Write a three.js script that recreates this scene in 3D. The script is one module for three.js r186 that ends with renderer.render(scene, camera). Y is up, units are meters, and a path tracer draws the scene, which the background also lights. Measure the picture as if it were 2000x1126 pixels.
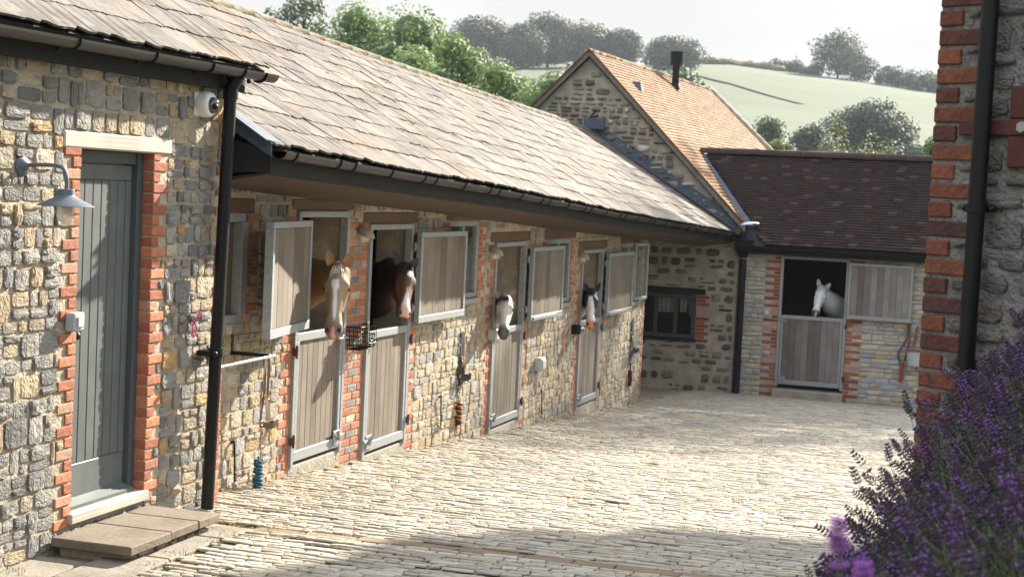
import * as THREE from 'three';
import { mergeGeometries, mergeVertices } from 'three/addons/utils/BufferGeometryUtils.js';

// ---------- camera (at eye level y = 0; the yard lies 2.5 m lower and falls away) ----------
const scene = new THREE.Scene();
const camera = new THREE.PerspectiveCamera(20.587, 1024 / 576, 0.05, 3000);
camera.position.set(0, 0, 0);
camera.rotation.order = 'YXZ';
camera.rotation.set(-0.0615, 0.30037, 0.0475);
camera.focus = 9.0;
camera.userData.fStop = 6.3;
camera.filmGauge = 36;
scene.add(camera);

// ---------- sun, sky, exposure ----------
const SUN = new THREE.Vector3(0.31, 0.55, -1).normalize();
const sun = new THREE.DirectionalLight(new THREE.Color(1.0, 0.915, 0.78), 5.0);
sun.position.copy(SUN).multiplyScalar(120).add(new THREE.Vector3(-3, -2, -18));
sun.target.position.set(-3, -2, -18);
sun.castShadow = true;
sun.shadow.mapSize.set(4096, 4096);
Object.assign(sun.shadow.camera, { left: -40, right: 40, top: 40, bottom: -40, near: 1, far: 400 });
sun.shadow.radius = 1.4;
scene.add(sun, sun.target);

const SKY = { horizon: [0.258, 0.257, 0.252], mid: [0.40, 0.42, 0.455], zenith: [0.46, 0.50, 0.57], glow: 0.04 };
scene.fog = new THREE.FogExp2(0xd6e0ea, 0.0003);
const EXPOSURE = 3.5;

// ---------- random, noise ----------
function rng(seed) { let a = seed >>> 0; return () => { a = (a + 0x6D2B79F5) >>> 0; let t = a; t = Math.imul(t ^ (t >>> 15), t | 1); t ^= t + Math.imul(t ^ (t >>> 7), t | 61); return ((t ^ (t >>> 14)) >>> 0) / 4294967296; }; }
const mix = (a, b, t) => a + (b - a) * t;
const clamp = (x, a, b) => Math.min(b, Math.max(a, x));
const smooth = (a, b, x) => { const t = clamp((x - a) / (b - a), 0, 1); return t * t * (3 - 2 * t); };
function interp(pts, x) { // pts sorted by rising x
  if (x <= pts[0][0]) return pts[0][1];
  for (let i = 1; i < pts.length; i++) if (x <= pts[i][0]) return mix(pts[i - 1][1], pts[i][1], (x - pts[i - 1][0]) / (pts[i][0] - pts[i - 1][0]));
  return pts[pts.length - 1][1];
}
const hash3 = (x, y, z, s) => { let h = Math.imul(x, 374761393) ^ Math.imul(y, 668265263) ^ Math.imul(z, 2147483647 - 5) ^ Math.imul(s + 11, 1274126177); h = Math.imul(h ^ (h >>> 13), 1274126177); h ^= h >>> 16; return (h >>> 0) / 4294967296; };
function noise3(x, y, z, s = 0, p = 0) { // value noise, 0..1; p = period
  const xi = Math.floor(x), yi = Math.floor(y), zi = Math.floor(z), fx = x - xi, fy = y - yi, fz = z - zi;
  const u = fx * fx * (3 - 2 * fx), v = fy * fy * (3 - 2 * fy), w = fz * fz * (3 - 2 * fz);
  const W = (k) => p ? ((k % p) + p) % p : k;
  const g = (a, b, c) => hash3(W(xi + a), W(yi + b), zi + c, s);
  return mix(mix(mix(g(0, 0, 0), g(1, 0, 0), u), mix(g(0, 1, 0), g(1, 1, 0), u), v), mix(mix(g(0, 0, 1), g(1, 0, 1), u), mix(g(0, 1, 1), g(1, 1, 1), u), v), w);
}
function fbm(x, y, z, oct = 4, s = 0, p = 0) { let a = 0.5, t = 0, n = 0; for (let i = 0; i < oct; i++) { t += a * noise3(x, y, z, s + i, p); n += a; a *= 0.5; x *= 2; y *= 2; z *= 2; p *= 2; } return t / n; }

// ---------- the sky: a hazy bright morning, computed ----------
{
  const W = 512, H = 256, d = new Float32Array(W * H * 4), v = new THREE.Vector3();
  for (let j = 0; j < H; j++) for (let i = 0; i < W; i++) {
    const el = ((j + 0.5) / H - 0.5) * Math.PI, az = ((i + 0.5) / W - 0.5) * Math.PI * 2;
    v.set(Math.cos(el) * Math.cos(az), Math.sin(el), Math.cos(el) * Math.sin(az));
    const e = Math.max(v.y, 0);
    const t1 = Math.pow(e, 0.55), cl = fbm(v.x * 3 / (0.25 + e), v.z * 3 / (0.25 + e), 2, 5, 3);
    const c = [0, 0, 0], m = smooth(0.30, 0.80, t1), z = smooth(0.45, 1, t1), cloud = smooth(0.42, 0.75, cl) * 0.10;
    const ds = Math.max(0, v.dot(SUN)), glow = SKY.glow * (0.35 * Math.pow(ds, 10) + 0.12 * Math.pow(ds, 3));
    for (let k = 0; k < 3; k++) {
      c[k] = mix(mix(SKY.horizon[k], SKY.mid[k], m), SKY.zenith[k], z) + (cloud - 0.05) * 0.35 + glow * [1, 0.95, 0.86][k];
      if (v.y < 0) c[k] = mix(c[k], 0.09, smooth(0, 0.15, -v.y));
    }
    const o = (j * W + i) * 4; d[o] = c[0]; d[o + 1] = c[1]; d[o + 2] = c[2]; d[o + 3] = 1;
  }
  const t = new THREE.DataTexture(d, W, H, THREE.RGBAFormat, THREE.FloatType);
  t.mapping = THREE.EquirectangularReflectionMapping; t.magFilter = t.minFilter = THREE.LinearFilter; t.colorSpace = THREE.LinearSRGBColorSpace; t.needsUpdate = true;
  scene.background = t; scene.environment = t;
}

// ---------- textures ----------
function tex(n, fn, color, rep = 1, rot = 0) {
  const d = new Uint8Array(n * n * 4);
  for (let j = 0; j < n; j++) for (let i = 0; i < n; i++) {
    const c = fn(i / n, j / n), o = (j * n + i) * 4;
    const a = Array.isArray(c) ? c : [c, c, c];
    for (let k = 0; k < 3; k++) d[o + k] = clamp(Math.round(255 * (color ? Math.pow(clamp(a[k], 0, 1), 1 / 2.2) : a[k])), 0, 255);
    d[o + 3] = 255;
  }
  const t = new THREE.DataTexture(d, n, n, THREE.RGBAFormat);
  t.wrapS = t.wrapT = THREE.RepeatWrapping; t.magFilter = THREE.LinearFilter; t.minFilter = THREE.LinearMipmapLinearFilter; t.generateMipmaps = true;
  if (color) t.colorSpace = THREE.SRGBColorSpace;
  t.repeat.set(1 / rep, 1 / rep); t.needsUpdate = true; return t;
}
function noise2(x, y, s, p) { const xi = Math.floor(x), yi = Math.floor(y), fx = x - xi, fy = y - yi, u = fx * fx * (3 - 2 * fx), v = fy * fy * (3 - 2 * fy), a = ((xi % p) + p) % p, b = (a + 1) % p, c = ((yi % p) + p) % p, e = (c + 1) % p; return mix(mix(hash3(a, c, 0, s), hash3(b, c, 0, s), u), mix(hash3(a, e, 0, s), hash3(b, e, 0, s), u), v); }
function tf(u, v, f, oct, s) { let a = 0.5, t = 0, n = 0, x = u * f, y = v * f, p = f; for (let i = 0; i < oct; i++) { t += a * noise2(x, y, s + i, p); n += a; a *= 0.5; x *= 2; y *= 2; p *= 2; } return t / n; }
const T = {};
T.stone = tex(512, (u, v) => { const a = tf(u, v, 4, 6, 1), b = tf(u, v, 24, 3, 7), k = 0.45 + 0.85 * a + 0.35 * (b - 0.5); const w = smooth(0.58, 0.72, tf(u, v, 8, 4, 15)) * 0.28; return [k + w, k * 0.985 + w, k * 0.96 + w * 0.9]; }, true, 0.8);
T.stoneB = tex(512, (u, v) => 0.65 * Math.abs(tf(u, v, 10, 5, 21) - 0.5) * 2 + 0.35 * tf(u, v, 40, 3, 22), false, 0.8);
T.mortar = tex(512, (u, v) => { const a = tf(u, v, 6, 5, 31), b = tf(u, v, 64, 2, 32); const k = 0.6 + 0.5 * a + 0.35 * (b - 0.5); return [k, k, k]; }, true, 1);
T.mortarB = tex(512, (u, v) => 0.5 * tf(u, v, 16, 4, 33) + 0.5 * tf(u, v, 64, 3, 34), false, 1);
T.brick = tex(512, (u, v) => { const a = tf(u, v, 8, 5, 41), b = tf(u, v, 48, 3, 42); const k = 0.62 + 0.55 * a + 0.4 * (b - 0.5); const w = smooth(0.54, 0.72, tf(u, v, 10, 4, 43)) * 0.3; return [Math.min(1, k + w * 0.6), Math.min(1, k * (0.9 + 0.2 * b) + w * 1.2), Math.min(1, k * 0.96 + w * 1.5)]; }, true, 0.6);
const woodF = (u, v) => { const g = fbm(u * 64, v * 2, 0, 4, 51, 2), h = fbm(u * 16, v * 1, 0.3, 4, 52, 1), f = noise3(u * 220, v * 6, 0, 53, 2); const k = 0.5 + 0.45 * g + 0.3 * (h - 0.5) + 0.18 * (f - 0.5); return [k, k * 0.985, k * 0.965]; };
T.woodH = tex(256, (u, v) => woodF(v, u), true, 1);
T.wood = tex(512, woodF, true, 1);
T.woodB = tex(512, (u, v) => 0.6 * fbm(u * 64, v * 2, 0, 4, 51, 2) + 0.4 * noise3(u * 220, v * 6, 0, 53, 2), false, 1);
T.lichen = tex(512, (u, v) => { const a = tf(u, v, 8, 5, 141), b = tf(u, v, 48, 3, 142); const k = 0.45 + 0.75 * a + 0.5 * (b - 0.5), w = smooth(0.60, 0.67, tf(u, v, 34, 3, 143)) * smooth(0.42, 0.62, tf(u, v, 7, 3, 144)) * 0.9; return [Math.min(1, k + w * 0.3), Math.min(1, k + w * 1.6), Math.min(1, k + w * 2.2)]; }, true, 0.5);
T.slate = tex(512, (u, v) => { const g = fbm(u * 30, v * 3, 0, 4, 61, 3), h = tf(u, v, 5, 5, 62), b = tf(u, v, 40, 3, 63); const k = 0.36 + 0.6 * g + 0.7 * (h - 0.5) + 0.4 * (b - 0.5); const r = smooth(0.5, 0.72, tf(u, v, 3, 4, 64)); const l = smooth(0.60, 0.68, tf(u, v, 14, 4, 65)) * 0.22; return [k + 0.10 * r + l, k + 0.015 * r + l, k - 0.05 * r + l * 0.95]; }, true, 1.2);
T.slateB = tex(512, (u, v) => 0.6 * fbm(u * 20, v * 4, 0, 4, 66, 4) + 0.4 * tf(u, v, 30, 4, 67), false, 1.2);
T.galv = tex(256, (u, v) => { const a = tf(u, v, 10, 3, 71), b = tf(u, v, 48, 2, 72); const k = 0.72 + 0.25 * a + 0.3 * (b - 0.5); return [k, k * 1.0, k * 1.0]; }, true, 0.4);
T.grass = tex(512, (u, v) => { const a = tf(u, v, 6, 5, 81), b = tf(u, v, 64, 3, 82); const k = 0.55 + 0.5 * a + 0.4 * (b - 0.5); return [k * mix(0.95, 1.15, a), k, k * 0.85]; }, true, 40);
T.leaf = tex(128, (u, v) => { const k = 0.6 + 0.5 * tf(u, v, 6, 4, 91); return [k, k, k]; }, true, 1);
T.dirt = tex(512, (u, v) => { const a = tf(u, v, 5, 6, 95), b = tf(u, v, 50, 3, 96); const k = 0.5 + 0.6 * a + 0.3 * (b - 0.5); return [k * 1.02, k, k * 0.95]; }, true, 1.5);

// ---------- materials ----------
const rgb = (r, g, b) => new THREE.Color().setRGB(r, g, b);
function mat(c, o = {}) { return new THREE.MeshStandardMaterial({ color: rgb(...c), roughness: 0.9, metalness: 0, ...o }); }
const matP = (c, o = {}) => new THREE.MeshPhysicalMaterial({ color: rgb(...c), roughness: 0.9, metalness: 0, ...o });
const stoneM = (c, o) => mat(c, { map: T.stone, bumpMap: T.stoneB, bumpScale: 0.013, roughness: 0.92, ...o });
const brickM = (c) => mat(c, { map: T.brick, bumpMap: T.stoneB, bumpScale: 0.006, roughness: 0.93 });
const woodM = (c, o) => mat(c, { map: T.wood, bumpMap: T.woodB, bumpScale: 0.003, roughness: 0.85, ...o });
const slateM = (c, o) => matP(c, { map: T.slate, bumpMap: T.slateB, bumpScale: 0.006, roughness: 0.85, specularIntensity: 0.3, ...o });
const M = {
  mortar: mat([0.46, 0.39, 0.29], { map: T.mortar, bumpMap: T.mortarB, bumpScale: 0.012 }),
  mortarCool: mat([0.42, 0.38, 0.32], { map: T.mortar, bumpMap: T.mortarB, bumpScale: 0.02 }),
  galv: mat([0.33, 0.35, 0.355], { map: T.galv, roughness: 0.6, metalness: 0.2 }),
  black: matP([0.008, 0.008, 0.009], { roughness: 0.45, specularIntensity: 0.5 }),
  gutter: matP([0.022, 0.020, 0.018], { roughness: 0.4, map: T.galv, specularIntensity: 0.8 }),
  fascia: matP([0.026, 0.027, 0.029], { specularIntensity: 0.4, roughness: 0.7, map: T.dirt }),
  soffit: woodM([0.10, 0.068, 0.04]),
  lead: matP([0.095, 0.125, 0.175], { roughness: 0.7, specularIntensity: 0.5, map: T.dirt }),
  doorGreen: mat([0.108, 0.128, 0.124], { roughness: 0.55, map: T.leaf, bumpMap: T.woodB, bumpScale: 0.0006 }),
  doorDark: mat([0.055, 0.07, 0.078], { roughness: 0.55 }),
  timber: woodM([0.16, 0.095, 0.055], { map: T.woodH, bumpMap: null }),
  paleWood: woodM([0.60, 0.56, 0.49], { map: T.woodH, bumpMap: null }),
  ply: woodM([0.17, 0.125, 0.075]),
  post: mat([0.07, 0.08, 0.09], { roughness: 0.7 }),
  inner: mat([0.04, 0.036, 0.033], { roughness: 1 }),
  glassDark: new THREE.MeshPhysicalMaterial({ color: rgb(0.9, 0.95, 0.95), roughness: 0.04, transmission: 1, thickness: 0, ior: 1.5 }),
  concrete: mat([0.36, 0.33, 0.28], { map: T.dirt, bumpMap: T.mortarB, bumpScale: 0.01 }),
  flag: mat([0.27, 0.24, 0.20], { map: T.dirt, bumpMap: T.mortarB, bumpScale: 0.008 }),
  white: mat([0.78, 0.78, 0.77], { roughness: 0.35 }),
  plasticGrey: mat([0.40, 0.43, 0.43], { roughness: 0.5 }),
  rust: mat([0.10, 0.028, 0.024], { map: T.dirt, roughness: 0.8, bumpMap: T.mortarB, bumpScale: 0.004 }),
};
const PAL = {
  near: [[0.212, 0.206, 0.198], [0.263, 0.255, 0.239], [0.165, 0.161, 0.161], [0.310, 0.296, 0.268], [0.249, 0.237, 0.219], [0.414, 0.336, 0.227], [0.358, 0.282, 0.182], [0.452, 0.385, 0.289], [0.405, 0.278, 0.132], [0.320, 0.273, 0.206]].map(c => stoneM(c)),
  stable: [[0.416, 0.356, 0.268], [0.389, 0.319, 0.217], [0.351, 0.281, 0.181], [0.435, 0.389, 0.314], [0.333, 0.291, 0.231], [0.268, 0.264, 0.254], [0.304, 0.300, 0.291], [0.227, 0.227, 0.231], [0.370, 0.268, 0.139]].map(c => stoneM(c)),
  gable: [[0.20, 0.17, 0.14], [0.27, 0.23, 0.18], [0.16, 0.14, 0.125], [0.34, 0.29, 0.22], [0.23, 0.135, 0.085], [0.12, 0.115, 0.11], [0.52, 0.49, 0.44]].map(c => stoneM(c)),
  rubble: [[0.138, 0.115, 0.098], [0.172, 0.149, 0.121], [0.103, 0.095, 0.090], [0.253, 0.213, 0.161]].map(c => stoneM(c)),
  wing: [[0.52, 0.46, 0.37], [0.43, 0.435, 0.46], [0.33, 0.355, 0.40], [0.58, 0.50, 0.39], [0.50, 0.36, 0.21], [0.50, 0.475, 0.43], [0.38, 0.40, 0.435]].map(c => stoneM(c)),
  brick: [[0.41, 0.155, 0.082], [0.37, 0.13, 0.074], [0.33, 0.115, 0.07], [0.49, 0.20, 0.105], [0.45, 0.25, 0.17], [0.37, 0.15, 0.095]].map(brickM),
  brickDull: [[0.30, 0.085, 0.05], [0.24, 0.07, 0.045], [0.34, 0.11, 0.07], [0.44, 0.27, 0.22]].map(brickM),
  brickOld: [[0.17, 0.055, 0.034], [0.115, 0.042, 0.032], [0.20, 0.07, 0.038], [0.08, 0.036, 0.033]].map(c => mat(c, { map: T.lichen, bumpMap: T.stoneB, bumpScale: 0.012, roughness: 0.95 })),
  slate: [[0.182, 0.158, 0.135], [0.178, 0.160, 0.143], [0.198, 0.174, 0.150], [0.162, 0.147, 0.134], [0.186, 0.148, 0.115], [0.184, 0.170, 0.156]].map(c => slateM(c)),
  cobble: [[0.47, 0.415, 0.33], [0.42, 0.37, 0.29], [0.52, 0.47, 0.385], [0.37, 0.33, 0.27], [0.44, 0.375, 0.275], [0.40, 0.375, 0.335]].map(c => stoneM(c, { bumpScale: 0.008 })),
  plank: [[0.202, 0.168, 0.129], [0.232, 0.196, 0.153], [0.176, 0.144, 0.112], [0.249, 0.215, 0.172]].map(c => woodM(c)),
  plankGrey: [[0.228, 0.199, 0.190], [0.274, 0.247, 0.237], [0.182, 0.147, 0.138], [0.310, 0.294, 0.285]].map(c => woodM(c)),
};

// ---------- names, things, parts ----------
const used = {};
function numbered(n) { used[n] = (used[n] || 0) + 1; return used[n] === 1 ? n : n + '_' + String(used[n] - 1).padStart(3, '0'); }
function M3(name, geo, m, parent, kind) { const o = new THREE.Mesh(geo, m); o.name = numbered(name); o.castShadow = o.receiveShadow = true; if (kind) o.userData.kind = kind; parent.add(o); return o; }
function thing(name, label, category, base, group) { const o = new THREE.Group(); o.name = numbered(name); o.userData = { label, category }; if (group) o.userData.group = group; o.userData_base = base; scene.add(o); return o; }
// parts are built in world coordinates, then shifted so that the group stands at its base
function done(o) { const b = new THREE.Vector3(...o.userData_base); o.position.copy(b); for (const c of o.children) c.position.sub(b); delete o.userData_base; return o; }
function structure(name, geo, m) { const o = M3(name, geo, m, scene); o.userData.kind = 'structure'; return o; }
function stuff(name, geo, m, label, category) { const o = M3(name, geo, m, scene); o.userData = { kind: 'stuff', label, category }; return o; }
function clean(g) { g = g.index ? g.toNonIndexed() : g; for (const k of Object.keys(g.attributes)) if (!['position', 'normal', 'uv', 'color'].includes(k)) g.deleteAttribute(k); g.morphAttributes = {}; if (!g.attributes.uv) g.setAttribute('uv', new THREE.BufferAttribute(new Float32Array(g.attributes.position.count * 2), 2)); return g; }
function merge(list) { const l = list.map(clean); const col = l.some(g => g.attributes.color); if (col) for (const g of l) if (!g.attributes.color) g.setAttribute('color', new THREE.BufferAttribute(new Float32Array(g.attributes.position.count * 3).fill(1), 3)); return mergeGeometries(l, false); }
function paint(g, c) { const n = g.attributes.position.count, a = new Float32Array(n * 3); for (let i = 0; i < n; i++) { a[3 * i] = c[0]; a[3 * i + 1] = c[1]; a[3 * i + 2] = c[2]; } g.setAttribute('color', new THREE.BufferAttribute(a, 3)); return g; }
const V = (x, y, z) => new THREE.Vector3(x, y, z);

// a frame: origin, a runs along u, b up, c out along the normal
function Fr(o, u, up = [0, 1, 0]) { const U = V(...u).normalize(), Y = V(...up).normalize(), N = V().crossVectors(U, Y).normalize(); const m = new THREE.Matrix4().makeBasis(U, Y, N).setPosition(V(...o)); return { m, q: new THREE.Quaternion().setFromRotationMatrix(m), at: (a, b, c = 0) => V(a, b, c).applyMatrix4(m) }; }
const FX = (x) => Fr([x, 0, 0], [0, 0, -1]);   // wall facing +x; a = -z
const FZ = (z) => Fr([0, 0, z], [1, 0, 0]);    // wall facing +z; a = x

// box with chamfered edges, uv in metres
function cbox(w, h, d, c = 0.004, ro = 0) {
  c = Math.min(c, w * 0.45, h * 0.45, d * 0.45);
  const P = [], X = w / 2, Y = h / 2, Z = d / 2, x = X - c, y = Y - c, z = Z - c, tri = [];
  const quad = (a, b, cc, dd) => { tri.push(a, b, cc, a, cc, dd); };
  for (const s of [1, -1]) {
    const q = (l) => quad(...(s > 0 ? l : l.reverse()));
    q([[-x, -y, s * Z], [x, -y, s * Z], [x, y, s * Z], [-x, y, s * Z]]);
    q([[s * X, -y, z], [s * X, -y, -z], [s * X, y, -z], [s * X, y, z]]);
    q([[-x, s * Y, z], [x, s * Y, z], [x, s * Y, -z], [-x, s * Y, -z]]);
  }
  for (const s of [1, -1]) for (const t of [1, -1]) {
    const e = (l) => quad(...(s * t > 0 ? l : l.reverse()));
    e([[s * X, -y, t * z], [s * X, y, t * z], [s * x, y, t * Z], [s * x, -y, t * Z]]);
    e([[-x, s * Y, t * z], [-x, s * y, t * Z], [x, s * y, t * Z], [x, s * Y, t * z]]);
    e([[s * X, t * y, -z], [s * x, t * Y, -z], [s * x, t * Y, z], [s * X, t * y, z]]);
    for (const r of [1, -1]) { const l = [[s * X, t * y, r * z], [s * x, t * Y, r * z], [s * x, t * y, r * Z]]; if (s * t * r < 0) l.reverse(); tri.push(...l); }
  }
  const n = tri.length, pos = new Float32Array(n * 3), nor = new Float32Array(n * 3), uv = new Float32Array(n * 2), A = V(), B = V(), C = V();
  for (let i = 0; i < n; i += 3) {
    A.set(...tri[i]); B.set(...tri[i + 1]); C.set(...tri[i + 2]); const nn = B.clone().sub(A).cross(C.clone().sub(A)).normalize();
    if (nn.dot(A.clone().add(B).add(C)) < 0) { const t = tri[i + 1]; tri[i + 1] = tri[i + 2]; tri[i + 2] = t; nn.negate(); }
    for (let k = 0; k < 3; k++) { const p = tri[i + k]; pos.set(p, (i + k) * 3); nor.set([nn.x, nn.y, nn.z], (i + k) * 3); const ax = Math.abs(nn.x), ay = Math.abs(nn.y), az = Math.abs(nn.z); uv.set(az >= ax && az >= ay ? [p[0] + ro, p[1] + ro * 0.7] : ax >= ay ? [p[2] + ro, p[1] + ro * 0.7] : [p[0] + ro, p[2] + ro * 0.7], (i + k) * 2); }
  }
  const g = new THREE.BufferGeometry(); g.setAttribute('position', new THREE.BufferAttribute(pos, 3)); g.setAttribute('normal', new THREE.BufferAttribute(nor, 3)); g.setAttribute('uv', new THREE.BufferAttribute(uv, 2)); return g;
}
let boxN = 0;
function bx(F, a0, a1, b0, b1, c0, c1, ch = 0.004) { const g = cbox(Math.abs(a1 - a0), Math.abs(b1 - b0), Math.abs(c1 - c0), ch, (boxN++ * 0.377) % 3); g.translate((a0 + a1) / 2, (b0 + b1) / 2, (c0 + c1) / 2); return g.applyMatrix4(F.m); }
function tube(pts, r, seg = 8, n = 24, closed = false, smoothC = true) { const c = smoothC ? new THREE.CatmullRomCurve3(pts.map(p => p.isVector3 ? p : V(...p)), closed, 'centripetal') : pts; return new THREE.TubeGeometry(c, n, r, seg, closed); }
function bar(p, q, r, seg = 10, r2 = r) { const a = V(...p), b = V(...q), d = b.clone().sub(a), L = d.length(); const g = new THREE.CylinderGeometry(r2, r, L, seg); g.applyQuaternion(new THREE.Quaternion().setFromUnitVectors(V(0, 1, 0), d.normalize())); g.translate((p[0] + q[0]) / 2, (p[1] + q[1]) / 2, (p[2] + q[2]) / 2); return g; }
function sph(p, r, sx = 1, sy = 1, sz = 1, n = 12) { const g = new THREE.SphereGeometry(r, n, Math.max(6, n * 0.7 | 0)); g.scale(sx, sy, sz); g.translate(...p); return g; }
// a slab with openings: outline and holes in (a, b), from c0 to c1
function slabWall(F, outline, holes, c0, c1) {
  const s = new THREE.Shape(outline.map(p => new THREE.Vector2(...p)));
  for (const [a0, a1, b0, b1] of holes) s.holes.push(new THREE.Path([[a0, b0], [a0, b1], [a1, b1], [a1, b0]].map(p => new THREE.Vector2(...p))));
  const g = new THREE.ExtrudeGeometry(s, { depth: c1 - c0, bevelEnabled: false }); g.translate(0, 0, c0); return g.applyMatrix4(F.m);
}
function polyGeo(verts, faces, uvf) { // flat polygons (fans), outward by order
  const pos = [], uv = []; for (const f of faces) for (let i = 1; i + 1 < f.length; i++) for (const k of [f[0], f[i], f[i + 1]]) { pos.push(...verts[k]); uv.push(...(uvf ? uvf(verts[k]) : [verts[k][0] + verts[k][1] * 0.3, verts[k][2] + verts[k][1]])); }
  const g = new THREE.BufferGeometry(); g.setAttribute('position', new THREE.Float32BufferAttribute(pos, 3)); g.setAttribute('uv', new THREE.Float32BufferAttribute(uv, 2)); g.computeVertexNormals(); return g;
}
// a prism from a quad top (4 points) with thickness t along -n
function plate(p4, t) { const v = p4.map(p => V(...p)); const n = v[1].clone().sub(v[0]).cross(v[3].clone().sub(v[0])).normalize().multiplyScalar(-t); const b = v.map(p => p.clone().add(n)); const a = [...v, ...b].map(p => p.toArray()); return polyGeo(a, [[0, 1, 2, 3], [7, 6, 5, 4], [0, 4, 5, 1], [1, 5, 6, 2], [2, 6, 7, 3], [3, 7, 4, 0]]); }

// ---------- stones ----------
// rock-faced block: unit size, front bulges to c = 1, outline uneven
function stoneGeo(seed, { n = 4, bulge = 0.2, rough = 0.5, edge = 0.12, round = 6 } = {}) {
  const R = rng(seed), pos = [], uv = [], idx = [], ou = R() * 5, ov = R() * 5, N = n + 1;
  const pt = (i, j) => {
    let s = i / n * 2 - 1, t = j / n * 2 - 1; const m = Math.max(Math.abs(s), Math.abs(t));
    const p = Math.pow(Math.pow(Math.abs(s), round) + Math.pow(Math.abs(t), round), 1 / round), k = m > 0 ? m / p : 1; s *= mix(1, k, 0.55); t *= mix(1, k, 0.55);
    const bump = fbm(s * 1.7 + seed * 3.1, t * 1.7 + 9, seed, 3, 5) - 0.5;
    const sh = 1 - edge * m * (fbm(s * 2 + 40, t * 2, seed * 1.7, 2, 9));
    return [s * 0.5 * sh, t * 0.5 * sh, 1 - bulge * Math.pow(m, 5) + rough * 2 * bump, m];
  };
  for (let j = 0; j < N; j++) for (let i = 0; i < N; i++) { const [x, y, z] = pt(i, j); pos.push(x, y, z); uv.push(x * 0.35 + ou, y * 0.3 + ov); }
  for (let j = 0; j < n; j++) for (let i = 0; i < n; i++) { const a = j * N + i; idx.push(a, a + 1, a + N + 1, a, a + N + 1, a + N); }
  const ring = []; for (let i = 0; i < n; i++) ring.push(i); for (let j = 0; j < n; j++) ring.push(j * N + n); for (let i = n; i > 0; i--) ring.push(n * N + i); for (let j = n; j > 0; j--) ring.push(j * N);
  const base = pos.length / 3; for (const r of ring) { pos.push(pos[3 * r] * 1.02, pos[3 * r + 1] * 1.02, -0.3); uv.push(uv[2 * r] + 0.08, uv[2 * r + 1] + 0.08); }
  for (let k = 0; k < ring.length; k++) { const k2 = (k + 1) % ring.length; idx.push(ring[k], base + k, base + k2, ring[k], base + k2, ring[k2]); }
  const g = new THREE.BufferGeometry(); g.setAttribute('position', new THREE.Float32BufferAttribute(pos, 3)); g.setAttribute('uv', new THREE.Float32BufferAttribute(uv, 2)); g.setIndex(idx); g.computeVertexNormals(); return g;
}
const STONE = Array.from({ length: 12 }, (_, i) => stoneGeo(100 + i, { edge: 0.07 + 0.02 * i, round: 3.6 + (i % 5) }));
const RUBBLE = Array.from({ length: 10 }, (_, i) => stoneGeo(300 + i, { edge: 0.35, round: 2.1, rough: 0.25, bulge: 0.5 }));
const DRESSED = Array.from({ length: 8 }, (_, i) => stoneGeo(500 + i, { n: 3, edge: 0.05, rough: 0.1, bulge: 0.3, round: 5 }));
for (const L of [STONE, RUBBLE, DRESSED]) L.forEach((g, i) => { L[i] = clean(g); if (L === STONE) L[i].computeVertexNormals(); }); // broken, faceted faces
const BRICK = Array.from({ length: 6 }, (_, i) => { const g = cbox(1, 1, 1, 0.0, i * 0.31); return g; });
// bricks are chamfered in real size: cache by rounded size
const brickCache = {};
function brickGeo(w, h, d, k) { const key = [Math.round(w * 200), Math.round(h * 400), Math.round(d * 200), k].join(); return brickCache[key] || (brickCache[key] = cbox(Math.round(w * 200) / 200, Math.round(h * 400) / 400, Math.round(d * 200) / 200, 0.005, k * 0.61)); }

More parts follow.
